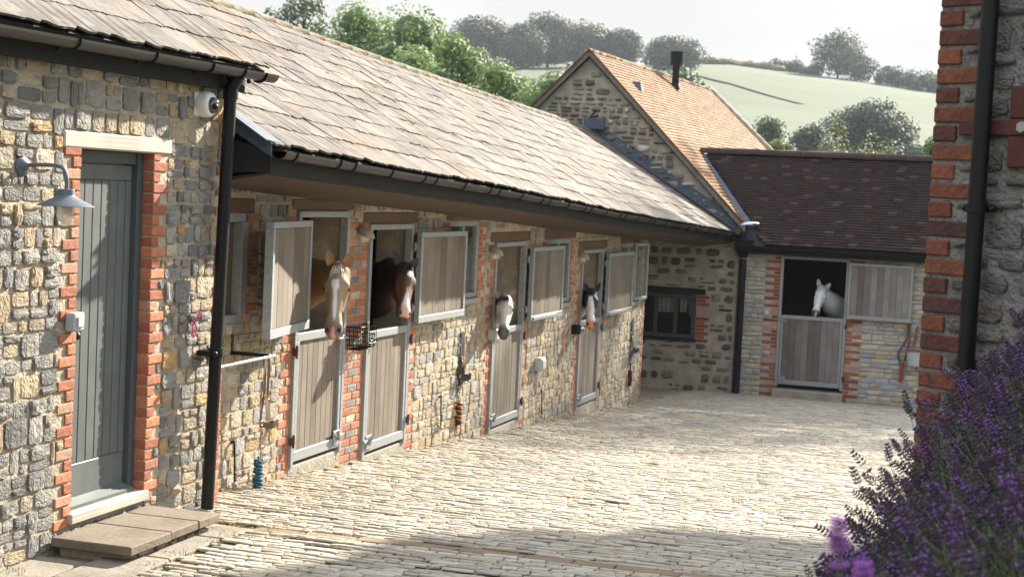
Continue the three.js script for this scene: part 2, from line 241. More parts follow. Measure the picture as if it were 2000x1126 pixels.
// lay stones in rough courses round obstacles; returns rectangles
function lay(o) {
  const R = rng(o.seed), out = [], gap = o.gap ?? 0.014; let b = o.b0;
  while (b < o.b1 - 0.03) {
    let h = mix(o.rowH[0], o.rowH[1], Math.pow(R(), o.pow ?? 1.2)); if (b + h > o.b1) h = o.b1 - b; if (h < 0.035) break;
    let iv = [[o.a0, o.a1]];
    for (const [p0, p1, q0, q1] of o.obs || []) if (q1 > b + 0.15 * h && q0 < b + 0.85 * h) { const nv = []; for (const [x, y] of iv) { if (p1 <= x || p0 >= y) nv.push([x, y]); else { if (p0 - x > 0.03) nv.push([x, p0]); if (y - p1 > 0.03) nv.push([p1, y]); } } iv = nv; }
    for (const [x, y] of iv) {
      let a = x;
      while (a < y - 0.02) {
        let w = mix(o.wid[0], o.wid[1], R()) * mix(0.75, 1.25, h / o.rowH[1]); if (y - a - w < o.wid[0] * 0.7) w = y - a; if (w > o.wid[1] * 1.6) w *= 0.5;
        const cut = h > 0.12 && R() < (o.split ?? 0.3);
        const add = (aa, bb, ww, hh) => { if (o.keep && !o.keep(aa + ww / 2, bb + hh / 2, ww, hh)) return; out.push({ a: aa + ww / 2, b: bb + hh / 2, w: ww - gap, h: hh - gap, r: R(), r2: R(), r3: R() }); };
        if (cut) { const f = mix(0.35, 0.65, R()); add(a, b, w, h * f); if (w > 0.2 && R() < 0.5) { const g = mix(0.4, 0.6, R()); add(a, b + h * f, w * g, h * (1 - f)); add(a + w * g, b + h * f, w * (1 - g), h * (1 - f)); } else add(a, b + h * f, w, h * (1 - f)); }
        else { const j = (R() - 0.5) * h * 0.12; add(a, b + j, w, h); }
        a += w;
      }
    }
    // odd gaps left above and below the openings, lintels and quoins are filled with smaller stones
    for (const [p0, p1, q0, q1] of o.obs || []) for (const [l0, l1] of [[Math.max(q1, b), b + h], [b, Math.min(q0, b + h)]]) {
      if (l1 - l0 < 0.04 || !(q1 > b + 0.15 * h && q0 < b + 0.85 * h) || l1 - l0 > h - 0.005) continue;
      let a = Math.max(p0, o.a0); const end = Math.min(p1, o.a1);
      while (a < end - 0.03) { let w = mix(o.wid[0], o.wid[1], R()); if (end - a - w < o.wid[0] * 0.6) w = end - a; const A = a, B = a + w; a = B; if (o.obs.some(([x0, x1, y0, y1]) => x0 < B - 0.012 && x1 > A + 0.012 && y0 < l1 - 0.012 && y1 > l0 + 0.012)) continue; if (o.keep && !o.keep((A + B) / 2, (l0 + l1) / 2, w, l1 - l0)) continue; if (out.some(r => Math.abs(r.a - (A + B) / 2) < (r.w + w) / 2 - 0.012 && Math.abs(r.b - (l0 + l1) / 2) < (r.h + l1 - l0) / 2 - 0.012)) continue; out.push({ a: (A + B) / 2, b: (l0 + l1) / 2, w: w - gap, h: l1 - l0 - gap, r: R(), r2: R(), r3: R() }); }
    }
    b += h;
  }
  return out;
}
// put the stones on a wall: the 300 nearest in the picture as parts, the others joined
function setStones(F, rects, parent, { geos, pal, pick, depth = 0.03, dvar = 0.5, tilt = 0.05, name = 'stone', cap = 300, sink = 0.0 }) {
  const list = rects.map(r => { const p = F.at(r.a, r.b, 0); return { r, p, s: r.w * r.h / p.lengthSq() }; }).sort((x, y) => y.s - x.s);
  const rest = [], e = new THREE.Quaternion(), m4 = new THREE.Matrix4();
  list.forEach(({ r }, i) => {
    const g = geos[Math.floor(r.r * 997) % geos.length], m = pick(r);
    const d = depth * (1 + dvar * (r.r2 - 0.5) * 2), pos = F.at(r.a, r.b, -sink), q = F.q.clone().multiply(e.setFromEuler(new THREE.Euler((r.r3 - 0.5) * tilt, (r.r2 - 0.5) * tilt, (r.r - 0.5) * tilt * 0.8)));
    const flip = r.r3 > 0.5 ? 1 : 1;
    if (i < cap) { const o = M3(name, g, m, parent); o.position.copy(pos); o.quaternion.copy(q); o.scale.set(r.w * flip, r.h, d); }
    else { m4.compose(pos, q, V(r.w, r.h, d)); rest.push(paint(clean(g.clone()).applyMatrix4(m4), [m.color.r, m.color.g, m.color.b])); }
  });
  if (rest.length) { const m = pal[0].clone(); m.color.setRGB(1, 1, 1); m.vertexColors = true; M3(name + '_facing', merge(rest), m, parent, 'stuff'); }
}
function setBricks(F, list, parent, { pal, seed = 1, depth = 0.10, proud = 0.008, cap = 300, name = 'brick', weights }) {
  const R = rng(seed), rest = [];
  const L = list.map(r => ({ r, p: F.at(r.a, r.b, 0) })).map(x => ({ ...x, s: x.r.w * x.r.h / x.p.lengthSq(), k: R(), j: R(), t: R() })).sort((x, y) => y.s - x.s);
  L.forEach(({ r, k, j, t }, i) => {
    const m = r.m || pal[Math.floor(Math.pow(k, 1.2) * pal.length) % pal.length], dp = r.d || depth, g = brickGeo(r.w, r.h, dp, Math.floor(j * 3));
    const pos = F.at(r.a, r.b, -dp / 2 + proud + (t - 0.5) * 0.008), q = F.q.clone().multiply(new THREE.Quaternion().setFromEuler(new THREE.Euler((j - 0.5) * 0.03, (k - 0.5) * 0.02, (t - 0.5) * 0.025)));
    if (i < cap) { const o = M3(name, g, m, parent); o.position.copy(pos); o.quaternion.copy(q); }
    else rest.push(paint(clean(g.clone()).applyMatrix4(new THREE.Matrix4().compose(pos, q, V(1, 1, 1))), [m.color.r, m.color.g, m.color.b]));
  });
  if (rest.length) { const m = pal[0].clone(); m.color.setRGB(1, 1, 1); m.vertexColors = true; M3(name + '_facing', merge(rest), m, parent, 'stuff'); }
}
// toothed brick jamb: side -1 grows towards smaller a, +1 towards larger a
function jamb(a, side, b0, b1, course = 0.0765, long = 0.215, short = 0.105, start = 0, hole = null) { const out = []; let k = start; for (let b = b0; b + course * 0.6 < b1; b += course, k++) { const w = k % 2 ? short : long; out.push({ a: a + side * w / 2, b: b + course / 2, w: w - 0.008, h: course - 0.012 }); } return out; }
const obsOf = (list, pad = 0.004) => list.map(r => [r.a - r.w / 2 - pad, r.a + r.w / 2 + pad, r.b - r.h / 2 - pad, r.b + r.h / 2 + pad]);
const pickW = (pal, w) => { const s = w.reduce((x, y) => x + y, 0); return (r) => { let t = r.r2 * 0.999 * s; t = ((t + r.r3 * s * 3.7) % s); for (let i = 0; i < w.length; i++) { t -= w[i]; if (t < 0) return pal[i]; } return pal[0]; }; };

// ---------- roof covering on a ruled surface: P(s, t) with s along the eave in metres and t up the slope in metres ----------
const SLATE = Array.from({ length: 10 }, (_, k) => {
  const R = rng(700 + k), n = 6, top = [], low = []; for (let i = 0; i <= n; i++) { top.push([i / n - 0.5, 1]); low.push([i / n - 0.5, (R() - 0.5) * 0.07 - (R() < 0.12 ? -0.06 : 0)]); }
  const pos = [], uv = [], ou = R() * 3, ov = R() * 3; const v = (p, z) => { pos.push(p[0], p[1], z); uv.push(p[0] * 0.35 + ou, p[1] * 0.4 + ov + z * 0.1); };
  const q = (A, B, C, D) => { for (const p of [A, B, C, A, C, D]) v(p[0], p[1]); };
  for (let i = 0; i < n; i++) { q([low[i], 1], [low[i + 1], 1], [top[i + 1], 0.4], [top[i], 0.4]); q([low[i], 0], [low[i + 1], 0], [low[i + 1], 1], [low[i], 1]); }
  for (const i of [0, n]) i ? q([low[i], 0], [top[i], -0.6], [top[i], 0.4], [low[i], 1]) : q([low[i], 1], [top[i], 0.4], [top[i], -0.6], [low[i], 0]);
  const g = new THREE.BufferGeometry(); g.setAttribute('position', new THREE.Float32BufferAttribute(pos, 3)); g.setAttribute('uv', new THREE.Float32BufferAttribute(uv, 2)); g.computeVertexNormals(); return g;
});
function roofing(P, S, Tlen, parent, { row = 0.36, wid = [0.25, 0.48], thick = 0.016, seed = 1, pal, geos = SLATE, name = 'slate', cap = 300, lap = 1.35, jit = 1, keep, gap = 0.005, pick, stag = false }) {
  const R = rng(seed), all = [], rows = Math.round(Tlen / row), rh = Tlen / rows;
  for (let j = 0; j < rows; j++) { let s = -R() * wid[0]; if (stag) s = (j % 2) * -wid[0] / 2; while (s < S) { const w = mix(wid[0], wid[1], R()); const s0 = Math.max(s, 0), s1 = Math.min(s + w, S); if (s1 - s0 > wid[0] * 0.25) all.push({ s: (s0 + s1) / 2, t: j * rh, w: s1 - s0 - gap, h: rh * lap, k: R(), c: R(), d: R(), e: R(), j }); s += w; } }
  const items = [];
  for (const r of all) {
    if (keep && !keep(r.s, r.t + rh / 2, r.w)) continue;
    const o = P(r.s, r.t), du = P(r.s + 0.05, r.t).sub(P(r.s - 0.05, r.t)).normalize(), dv = P(r.s, r.t + 0.1).sub(o).normalize(), n = du.clone().cross(dv).normalize(), dv2 = n.clone().cross(du).normalize();
    o.addScaledVector(dv2, (r.d - 0.5) * 0.02 * jit).addScaledVector(n, 0.006 + r.e * 0.004 * jit);
    const q = new THREE.Quaternion().setFromRotationMatrix(new THREE.Matrix4().makeBasis(du, dv2, n)).multiply(new THREE.Quaternion().setFromEuler(new THREE.Euler((r.e - 0.5) * 0.01 * jit, (r.k - 0.5) * 0.012 * jit, (r.c - 0.5) * 0.02 * jit)));
    items.push({ r, o, q, s: r.w * rh / o.lengthSq() });
  }
  items.sort((a, b) => b.s - a.s); const rest = [];
  items.forEach(({ r, o, q }, i) => {
    const g = geos[Math.floor(r.k * 991) % geos.length], m = pick ? pick(r) : pal[Math.floor(r.c * pal.length)];
    if (i < cap) { const x = M3(name, g, m, parent); x.position.copy(o); x.quaternion.copy(q); x.scale.set(r.w, r.h, thick); }
    else rest.push(paint(clean(g.clone()).applyMatrix4(new THREE.Matrix4().compose(o, q, V(r.w, r.h, thick))), [m.color.r, m.color.g, m.color.b]));
  });
  if (rest.length) { const m = pal[0].clone(); m.color.setRGB(1, 1, 1); m.vertexColors = true; M3(name + '_courses', merge(rest), m, parent, 'stuff'); }
}

// ---------- ground: one sheet to the horizon ----------
const yardY = (z) => z > -10.3 ? -2.5 : -2.5 - 0.067 * (-10.3 - Math.max(z, -36));
function groundY(x, z) {
  const d = Math.hypot(x, z), a = Math.atan2(x, -z), A = Math.abs(a);
  const f = interp([[-3.2, 0.5], [-0.8, 0.9], [-0.5, 0.95], [-0.30, 0.985], [-0.175, 1.05], [-0.04, 0.90], [0.2, 0.84], [3.2, 0.5]], a);
  const h = interp([[0, -4.2], [55, -4.2], [90, -1.5], [150, 4.0], [250, 14.5], [330, 25.4], [380, 30.6], [430, 32.0], [700, 34], [1600, 40]], d);
  return h > 0 ? h * f : h - (d > 55 ? 0 : 0);
}
{
  const pos = [], uv = [], idx = [], N = 220, rad = []; for (let r = 0; r < 1600; r = r < 60 ? r + 10 : r < 500 ? r + 8 : r * 1.15) rad.push(r); rad.push(1700);
  for (const r of rad) for (let i = 0; i <= N; i++) { const a = i / N * Math.PI * 2 - Math.PI, x = r * Math.sin(a), z = -r * Math.cos(a); const y = groundY(x, z) - (r < 60 ? 0.25 : 0) + (r > 120 ? (fbm(x * 0.03, z * 0.03, 1, 3, 2) - 0.5) * 0.3 : 0); pos.push(x, y, z); uv.push(x, z); }
  for (let j = 0; j + 1 < rad.length; j++) for (let i = 0; i < N; i++) { const a = j * (N + 1) + i, b = a + N + 1; idx.push(a, a + 1, b + 1, a, b + 1, b); }
  const g = new THREE.BufferGeometry(); g.setAttribute('position', new THREE.Float32BufferAttribute(pos, 3)); g.setAttribute('uv', new THREE.Float32BufferAttribute(uv, 2)); g.setIndex(idx); g.computeVertexNormals();
  structure('field', g, mat([0.041, 0.076, 0.030], { map: T.grass, roughness: 1 }));
  // worn tramline across the field, a rough bank of bracken under the crest
  const strip = (pts, w, off) => { const p = [], id = []; pts.forEach(([x, z], i) => { const q = pts[Math.min(i + 1, pts.length - 1)], o = pts[Math.max(i - 1, 0)]; let dx = q[0] - o[0], dz = q[1] - o[1]; const L = Math.hypot(dx, dz); dx /= L; dz /= L; for (const s of [-1, 1]) { const X = x - dz * w * s, Z = z + dx * w * s; p.push(X, groundY(X, Z) + off, Z); } if (i) { const k = i * 2; id.push(k - 2, k, k - 1, k - 1, k, k + 1); } }); const gg = new THREE.BufferGeometry(); gg.setAttribute('position', new THREE.Float32BufferAttribute(p, 3)); gg.setAttribute('uv', new THREE.Float32BufferAttribute(p.filter((_, i) => i % 3 !== 1), 2)); gg.setIndex(id); gg.computeVertexNormals(); return gg; };
  const line = []; for (let i = 0; i <= 40; i++) { const t = i / 40; line.push([mix(-61, -33, t), mix(-312, -262, t) + 3 * Math.sin(t * 3)]); }
  structure('field_track', strip(line, 0.8, 0.24), mat([0.040, 0.068, 0.030], { map: T.grass, roughness: 1 }));
}

// ---------- the yard ----------
const yardBed = new THREE.PlaneGeometry(16, 46, 40, 150); {
  yardBed.rotateX(-Math.PI / 2); yardBed.translate(-2, 0, -17); const p = yardBed.attributes.position, u = yardBed.attributes.uv;
  for (let i = 0; i < p.count; i++) { const x = p.getX(i), z = p.getZ(i); p.setY(i, yardY(z) - 0.012 + (fbm(x, z, 0, 3, 4) - 0.5) * 0.015); u.setXY(i, x, z); } yardBed.computeVertexNormals();
}
const yard = structure('yard', yardBed, mat([0.40, 0.325, 0.225], { map: T.dirt, bumpMap: T.mortarB, bumpScale: 0.015 }));
{
  // long narrow stones set in rows across the yard
  const R = rng(42), items = []; let z = -7.6, row = 0;
  const drain = (x) => -10.22 - 0.05 * (x + 5) - 0.035 * Math.sin(x * 1.4);
  while (z > -33.2) {
    const far = z < -23.8, h = far ? mix(0.085, 0.13, R()) : mix(0.044, 0.078, R()); let x = -6.2 + R() * 0.2; const xr = Math.min(-0.04 * -z + 0.5, 0.4); row++;
    const wob = R() * 6;
    while (x < xr) {
      const w = far ? mix(0.16, 0.26, R()) : mix(0.085, 0.25, R()), cx = x + w / 2, zz = z - h / 2 + 0.03 * Math.sin(cx * 1.3 + wob) + 0.02 * Math.sin(cx * 3.1 + wob * 2);
      const dz = zz - drain(cx), inDrain = Math.abs(dz) < 0.085 && cx < -0.4, flag = cx < -5.0 && zz > -10.14, under = cx < -5.8 && zz > -11.1, wall = cx < -6.05 && zz > -27.7;
      if (!inDrain && !flag && !under && !wall && R() > 0.012) items.push({ x: cx, z: zz, w: w - mix(0.003, 0.011, R()), h: h - mix(0.002, 0.009, R()), r: R(), r2: R(), r3: R() });
      x += w;
    }
    z -= h;
  }
  const F = { at: () => 0 };
  const list = items.map(r => ({ r, s: r.w * r.h / (r.x * r.x + r.z * r.z + 6.5) })).sort((a, b) => b.s - a.s), rest = [];
  const slope = (zz) => zz > -10.3 ? 0 : 0.067;
  list.forEach(({ r }, i) => {
    const fr = Fr([r.x, yardY(r.z), r.z], [1, 0, 0], [0, -slope(r.z), -1]);
    const q = fr.q.clone().multiply(new THREE.Quaternion().setFromEuler(new THREE.Euler((r.r - 0.5) * 0.13, (r.r2 - 0.5) * 0.06, (r.r3 - 0.5) * 0.10)));
    const m = PAL.cobble[Math.floor(r.r2 * 5.99)], g = DRESSED[Math.floor(r.r * 7.99)], sc = V(r.w, r.h, 0.011), pos = V(r.x, yardY(r.z) + 0.001 + (r.r3 - 0.5) * 0.010, r.z);
    if (i < 300) { const o = M3('cobble', g, m, yard); o.position.copy(pos); o.quaternion.copy(q); o.scale.copy(sc); }
    else rest.push(paint(clean(g.clone()).applyMatrix4(new THREE.Matrix4().compose(pos, q, sc)), [m.color.r, m.color.g, m.color.b]));
  });
  const m = PAL.cobble[0].clone(); m.color.setRGB(1, 1, 1); m.vertexColors = true; M3('cobble_paving', merge(rest), m, yard, 'stuff');
  // the open channel crossing the yard
  const ch = []; for (let x = -5.0; x < -0.3; x += 0.0) { const w = mix(0.25, 0.5, R()); ch.push(cbox(w - 0.01, 0.03, 0.13, 0.008, R()).translate(x + w / 2, 0, 0).applyMatrix4(new THREE.Matrix4().makeTranslation(0, yardY(drain(x)) - 0.012, drain(x + w / 2)))); x += w; }
  M3('drain_channel', merge(ch), mat([0.25, 0.185, 0.115], { map: T.dirt, bumpMap: T.mortarB, bumpScale: 0.01 }), yard);
  // worn flags along the foot of the near wall
  for (const [x0, x1, z0, z1] of [[-5.8, -5.45, -8.75, -7.2], [-5.44, -5.0, -8.3, -7.2], [-5.44, -5.02, -9.05, -8.31], [-5.44, -5.03, -9.75, -9.06], [-5.5, -4.99, -10.12, -9.76]]) { const o = M3('flagstone', cbox(x1 - x0 - 0.012, 0.05, z1 - z0 - 0.012, 0.012, R()), M.flag, yard); o.position.set((x0 + x1) / 2, -2.51 + R() * 0.008, (z0 + z1) / 2); o.rotation.set((R() - 0.5) * 0.012, (R() - 0.5) * 0.03, (R() - 0.5) * 0.012); }
}

// ---------- eave profiles ----------
function sweep(pts, prof, closedProf = true) { // pts: world points; profile (x out, y up) in the plane across a wall facing +x
  const pos = [], uv = [], idx = [], n = prof.length; pts.forEach((p, k) => prof.forEach(([dx, dy], i) => { pos.push(p[0] + dx, p[1] + dy, p[2]); uv.push(p[2], i * 0.03); }));
  for (let k = 0; k + 1 < pts.length; k++) for (let i = 0; i < (closedProf ? n : n - 1); i++) { const a = k * n + i, b = k * n + (i + 1) % n; idx.push(a, b, b + n, a, b + n, a + n); }
  if (closedProf) for (let i = 1; i + 1 < n; i++) { idx.push(0, i + 1, i); const o = (pts.length - 1) * n; idx.push(o, o + i, o + i + 1); }
  const g = new THREE.BufferGeometry(); g.setAttribute('position', new THREE.Float32BufferAttribute(pos, 3)); g.setAttribute('uv', new THREE.Float32BufferAttribute(uv, 2)); g.setIndex(idx); const q = g.toNonIndexed(); q.computeVertexNormals(); return q;
}
const halfRound = (r, t) => { const p = []; for (let i = 0; i <= 10; i++) { const a = Math.PI + i / 10 * Math.PI; p.push([r * Math.cos(a), r * Math.sin(a)]); } for (let i = 10; i >= 0; i--) { const a = Math.PI + i / 10 * Math.PI; p.push([(r - t) * Math.cos(a), (r - t) * Math.sin(a)]); } return p; };
function bracket(x, y, z, r = 0.06) { const p = []; for (let i = 0; i <= 8; i++) { const a = Math.PI * 0.97 + i / 8 * Math.PI * 1.06; p.push(V(x + (r + 0.004) * Math.cos(a), y + (r + 0.004) * Math.sin(a), z)); } return merge([tube(p, 0.010, 5, 14), cbox(0.02, 0.07, 0.03, 0.003).translate(x - r - 0.03, y - 0.045, z)]); }

// ---------- the near building with the green door ----------
const tack = thing('stone_outbuilding', 'near stone building with a grey green boarded door and brick jambs, at the left edge', 'building', [-5.8, -2.5, -9.5]);
{
  const F = FX(-5.8), D = { a0: 9.07, a1: 9.99, b0: -2.34, b1: 0.14 };
  const wall = M3('wall', slabWall(F, [[5.5, -2.9], [11.13, -2.9], [11.13, 0.98], [5.5, 0.98]], [[D.a0 - 0.012, D.a1 + 0.012, D.b0, D.b1]], -0.45, 0.0), M.mortar, tack);
  // return at the far corner is flush with the recessed stable front
  const bricks = [...jamb(D.a0, -1, D.b0 - 0.02, D.b1, 0.0765, 0.2, 0.105), ...jamb(D.a1, 1, D.b0 - 0.02, D.b1, 0.0765, 0.2, 0.105, 1), ...jamb(11.13, -1, -2.6, 0.1, 0.0765, 0.2, 0.1)];
  const lint = [8.86, 10.23, 0.142, 0.25];
  const obs = [...obsOf(bricks), [D.a0, D.a1, D.b0 - 0.02, D.b1], lint, [9.0, 10.05, -2.36, -2.26]];
  const rects = lay({ a0: 7.2, a1: 11.13, b0: -2.62, b1: 0.98, rowH: [0.075, 0.2], wid: [0.07, 0.22], gap: 0.013, obs, seed: 11, split: 0.45, pow: 1.0 });
  setStones(F, rects, wall, { geos: STONE, pal: PAL.near, pick: pickW(PAL.near, [4.5, 4.5, 2.4, 3.2, 3.8, 2.4, 2.4, 1.6, 1.3, 2.0]), depth: 0.017, dvar: 0.6, tilt: 0.07, sink: 0.0 });
  setBricks(F, bricks.map(r => ({ ...r, d: r.a > D.a1 && r.a < 10.3 || r.a < D.a0 ? 0.225 : 0.1 })), wall, { pal: PAL.brick, seed: 5, proud: 0.014 });
  M3('lintel', bx(F, ...lint, -0.2, 0.02, 0.01), M.paleWood, tack);
  M3('threshold', bx(F, 9.03, 10.02, -2.335, -2.265, -0.2, 0.045, 0.008), M.paleWood, tack);
  // reveal and frame
  const fr = M3('door_frame', merge([bx(F, D.a0 + 0.002, D.a0 + 0.07, -2.262, 0.138, -0.2, -0.085, 0.006), bx(F, D.a1 - 0.075, D.a1 - 0.002, -2.262, 0.138, -0.2, -0.07, 0.006), bx(F, D.a0 + 0.071, D.a1 - 0.076, 0.055, 0.138, -0.2, -0.085, 0.006)]), M.doorDark, tack);
  const L0 = D.a0 + 0.073, L1 = D.a1 - 0.078, door = M3('door', merge([bx(F, L0, L1, -2.24, -1.98, -0.16, -0.112, 0.006), bx(F, L0, L1, -0.06, 0.05, -0.16, -0.112, 0.006), bx(F, L0, L0 + 0.07, -1.979, -0.061, -0.16, -0.112, 0.004), bx(F, L1 - 0.075, L1, -1.979, -0.061, -0.16, -0.112, 0.004)]), M.doorGreen, tack);
  const n = 6, w = (L1 - L0 - 0.147) / n; for (let i = 0; i < n; i++) M3('plank', bx(F, L0 + 0.071 + i * w + 0.003, L0 + 0.071 + (i + 1) * w - 0.003, -1.978, -0.062, -0.158, -0.116, 0.005), M.doorGreen, door);
  M3('weatherboard', plateBoard(F, L0 - 0.03, L1 + 0.02, -2.205, -0.11), M.doorGreen, door);
  const kn = new THREE.SphereGeometry(0.028, 16, 12); kn.scale(0.8, 1, 1); kn.translate(-5.8 - 0.055, -1.1, -(L0 + 0.04));
  M3('handle', merge([kn, bar([-5.8 - 0.115, -1.1, -(L0 + 0.04)], [-5.8 - 0.07, -1.1, -(L0 + 0.04)], 0.01)]), M.black, door);
  // roof
  const e = [-5.60, 0.86], r = [-8.7, 2.88], z0 = -5.0, z1 = -11.3, len = Math.hypot(r[0] - e[0], r[1] - e[1]);
  const cs = (e[0] - r[0]) / len, sn = (r[1] - e[1]) / len;
  const P = (s, t) => V(e[0] + 0.02 - cs * t, e[1] - 0.01 + sn * t, z0 - s);
  const roof = M3('roof', merge([plate([[e[0], e[1] - 0.02, z0], [e[0], e[1] - 0.02, z1], [r[0], r[1] - 0.02, z1], [r[0], r[1] - 0.02, z0]], 0.05), plate([[r[0], r[1] - 0.02, z0], [r[0], r[1] - 0.02, z1], [-11.8, 0.86, z1], [-11.8, 0.86, z0]], 0.05)]), M.fascia, tack);
  roofing(P, 6.3, len, roof, { row: 0.35, wid: [0.26, 0.46], seed: 3, pal: PAL.slate, jit: 1.3, keep: (s) => s > 1.6 });
  M3('ridge', bar([r[0], r[1] + 0.02, z0], [r[0], r[1] + 0.02, z1], 0.1, 12), M.concrete, tack);
  // verge end wall over the lower stable roof
  M3('verge_wall', polyGeo([[-5.75, 0.7, -11.12], [-11.5, 0.7, -11.12], [-8.7, 2.8, -11.12]], [[0, 1, 2]]), M.mortar, tack);
  M3('fascia_board', merge([bx(F, 5.2, 11.2, 0.66, 0.83, 0.06, 0.085), bx(F, 5.2, 11.2, 0.66, 0.68, 0.0, 0.06)]), M.fascia, tack);
  const gut = M3('gutter', sweep([[-5.595, 0.80, -5.2], [-5.595, 0.815, -11.42]], halfRound(0.062, 0.005)), M.gutter, tack);
  for (const z of [-7.75, -8.62, -9.55, -10.35, -10.85, -11.2]) M3('gutter_bracket', bracket(-5.595, 0.81, z, 0.062), M.black, gut);
  const pipe = M3('downpipe', merge([bar([-5.66, 0.68, -10.86], [-5.66, -2.52, -10.72], 0.048, 16), bar([-5.61, 0.755, -10.87], [-5.66, 0.67, -10.86], 0.05, 14)]), M.black, tack);
  for (const y of [0.62, -1.33]) M3('collar', merge([bar([-5.66, y - 0.035, -10.86 + (0.68 - y) * 0.044], [-5.66, y + 0.035, -10.86 + (0.68 - y) * 0.044], 0.058, 16), ...(y < 0 ? [bx(F, 10.66, 10.9, y - 0.02, y + 0.02, 0.03, 0.14, 0.006), sph([-5.62, y, -10.68], 0.022)] : [])]), M.black, pipe);
  done(tack);
}
function plateBoard(F, a0, a1, b, c) { const s = new THREE.Shape([[0, 0], [0.075, -0.035], [0.075, -0.06], [0.0, -0.06]].map(p => new THREE.Vector2(...p))); const g = new THREE.ExtrudeGeometry(s, { depth: a1 - a0, bevelEnabled: false }); const m = new THREE.Matrix4().makeBasis(V(0, 0, 1), V(0, 1, 0), V(-1, 0, 0)); g.applyMatrix4(m); g.translate(a1, b, c); return g.applyMatrix4(F.m); }

// stone step below the green door
{
  const t = thing('stone_step', 'low step of three worn flat slabs on rubble below the green door', 'step', [-5.4, -2.5, -9.3]);
  const R = rng(9), F = FX(-5.06);
  M3('core', bx(FX(-5.26), 8.9, 9.96, -2.6, -2.442, -0.5, 0, 0.01), M.mortar, t);
  for (const [z0, z1, x0] of [[-8.81, -9.33, -5.18], [-9.335, -9.72, -5.19], [-9.725, -10.03, -5.19]]) { const g = cbox(x0 + 5.77, 0.062, Math.abs(z1 - z0) - 0.006, 0.008, R()); const o = M3('slab', g, mat([0.20, 0.165, 0.125], { map: T.dirt, bumpMap: T.mortarB, bumpScale: 0.006 }), t); o.position.set((x0 - 5.77) / 2, -2.408 + R() * 0.004, (z0 + z1) / 2); }
  const rects = lay({ a0: 8.9, a1: 9.96, b0: -2.56, b1: -2.44, rowH: [0.11, 0.12], wid: [0.08, 0.2], gap: 0.015, seed: 77 });
  setStones(FX(-5.26), rects, t, { geos: STONE, pal: PAL.stable, pick: pickW(PAL.stable, [1, 2, 2, 1, 1, 1, 1, 1, 1]), depth: 0.03, name: 'rubble_stone' });
  done(t);
}

// ---------- a stable door: frame, lower leaf, upper leaf ----------
function stableDoor(F, t, o) { // opening a0..a1, top bT, lower leaf top bM, bottom bB
  const { a0, a1, bT, bM, bB, pal, seed } = o, R = rng(seed), fw = 0.055;
  M3('door_frame', merge([bx(F, a0, a0 + fw, bB - 0.05, bT, -0.05, 0.035), bx(F, a1 - fw, a1, bB - 0.05, bT, -0.05, 0.035), bx(F, a0 + fw + 0.001, a1 - fw - 0.001, bT - 0.055, bT, -0.05, 0.034)]), M.galv, t);
  const l0 = a0 + fw + 0.008, l1 = a1 - fw - 0.008;
  const lower = M3('lower_door', merge([bx(F, l0, l1, bM - 0.075, bM, -0.035, 0.03), bx(F, l0, l1, bB, bB + 0.095, -0.035, 0.03), bx(F, l0, l0 + 0.05, bB + 0.096, bM - 0.076, -0.035, 0.03), bx(F, l1 - 0.05, l1, bB + 0.096, bM - 0.076, -0.035, 0.03)]), M.galv, t);
  const n = o.planks || 8, w = (l1 - l0 - 0.102) / n;
  for (let i = 0; i < n; i++) M3('plank', bx(F, l0 + 0.051 + i * w + 0.0015, l0 + 0.051 + (i + 1) * w - 0.0015, bB + 0.096, bM - 0.076, -0.02, 0.004 + R() * 0.003, 0.004), pal[Math.floor(R() * pal.length)], lower);
  const hs = o.hinge > 0 ? a1 : a0; // hinge side
  const s = o.hinge > 0 ? -1 : 1;
  for (const b of [bB + 0.2, bM - 0.16]) M3('hinge', merge([bx(F, hs - 0.02, hs + 0.03, b - 0.035, b + 0.035, 0.02, 0.06), bar(F.at(hs, b - 0.06, 0.055).toArray(), F.at(hs, b + 0.06, 0.055).toArray(), 0.012)]), M.rust, lower);
  const ls = o.hinge > 0 ? l0 : l1, q = o.hinge > 0 ? 1 : -1;
  M3('kick_latch', merge([bx(F, ls + q * 0.01, ls + q * 0.15, bB + 0.03, bB + 0.17, 0.031, 0.043), bar(F.at(ls + q * 0.05, bB + 0.08, 0.06).toArray(), F.at(ls + q * 0.11, bB + 0.16, 0.07).toArray(), 0.018), bx(F, ls - q * 0.06, ls + q * 0.02, bB + 0.1, bB + 0.13, 0.035, 0.055)]), M.galv, lower);
  M3('bolt', merge([bar(F.at(ls - q * 0.07, bM - 0.11, 0.05).toArray(), F.at(ls + q * 0.13, bM - 0.11, 0.05).toArray(), 0.011), bx(F, ls + q * 0.0, ls + q * 0.05, bM - 0.14, bM - 0.08, 0.03, 0.055), bar(F.at(ls + q * 0.09, bM - 0.11, 0.05).toArray(), F.at(ls + q * 0.09, bM - 0.17, 0.06).toArray(), 0.011)]), M.galv, lower);
}
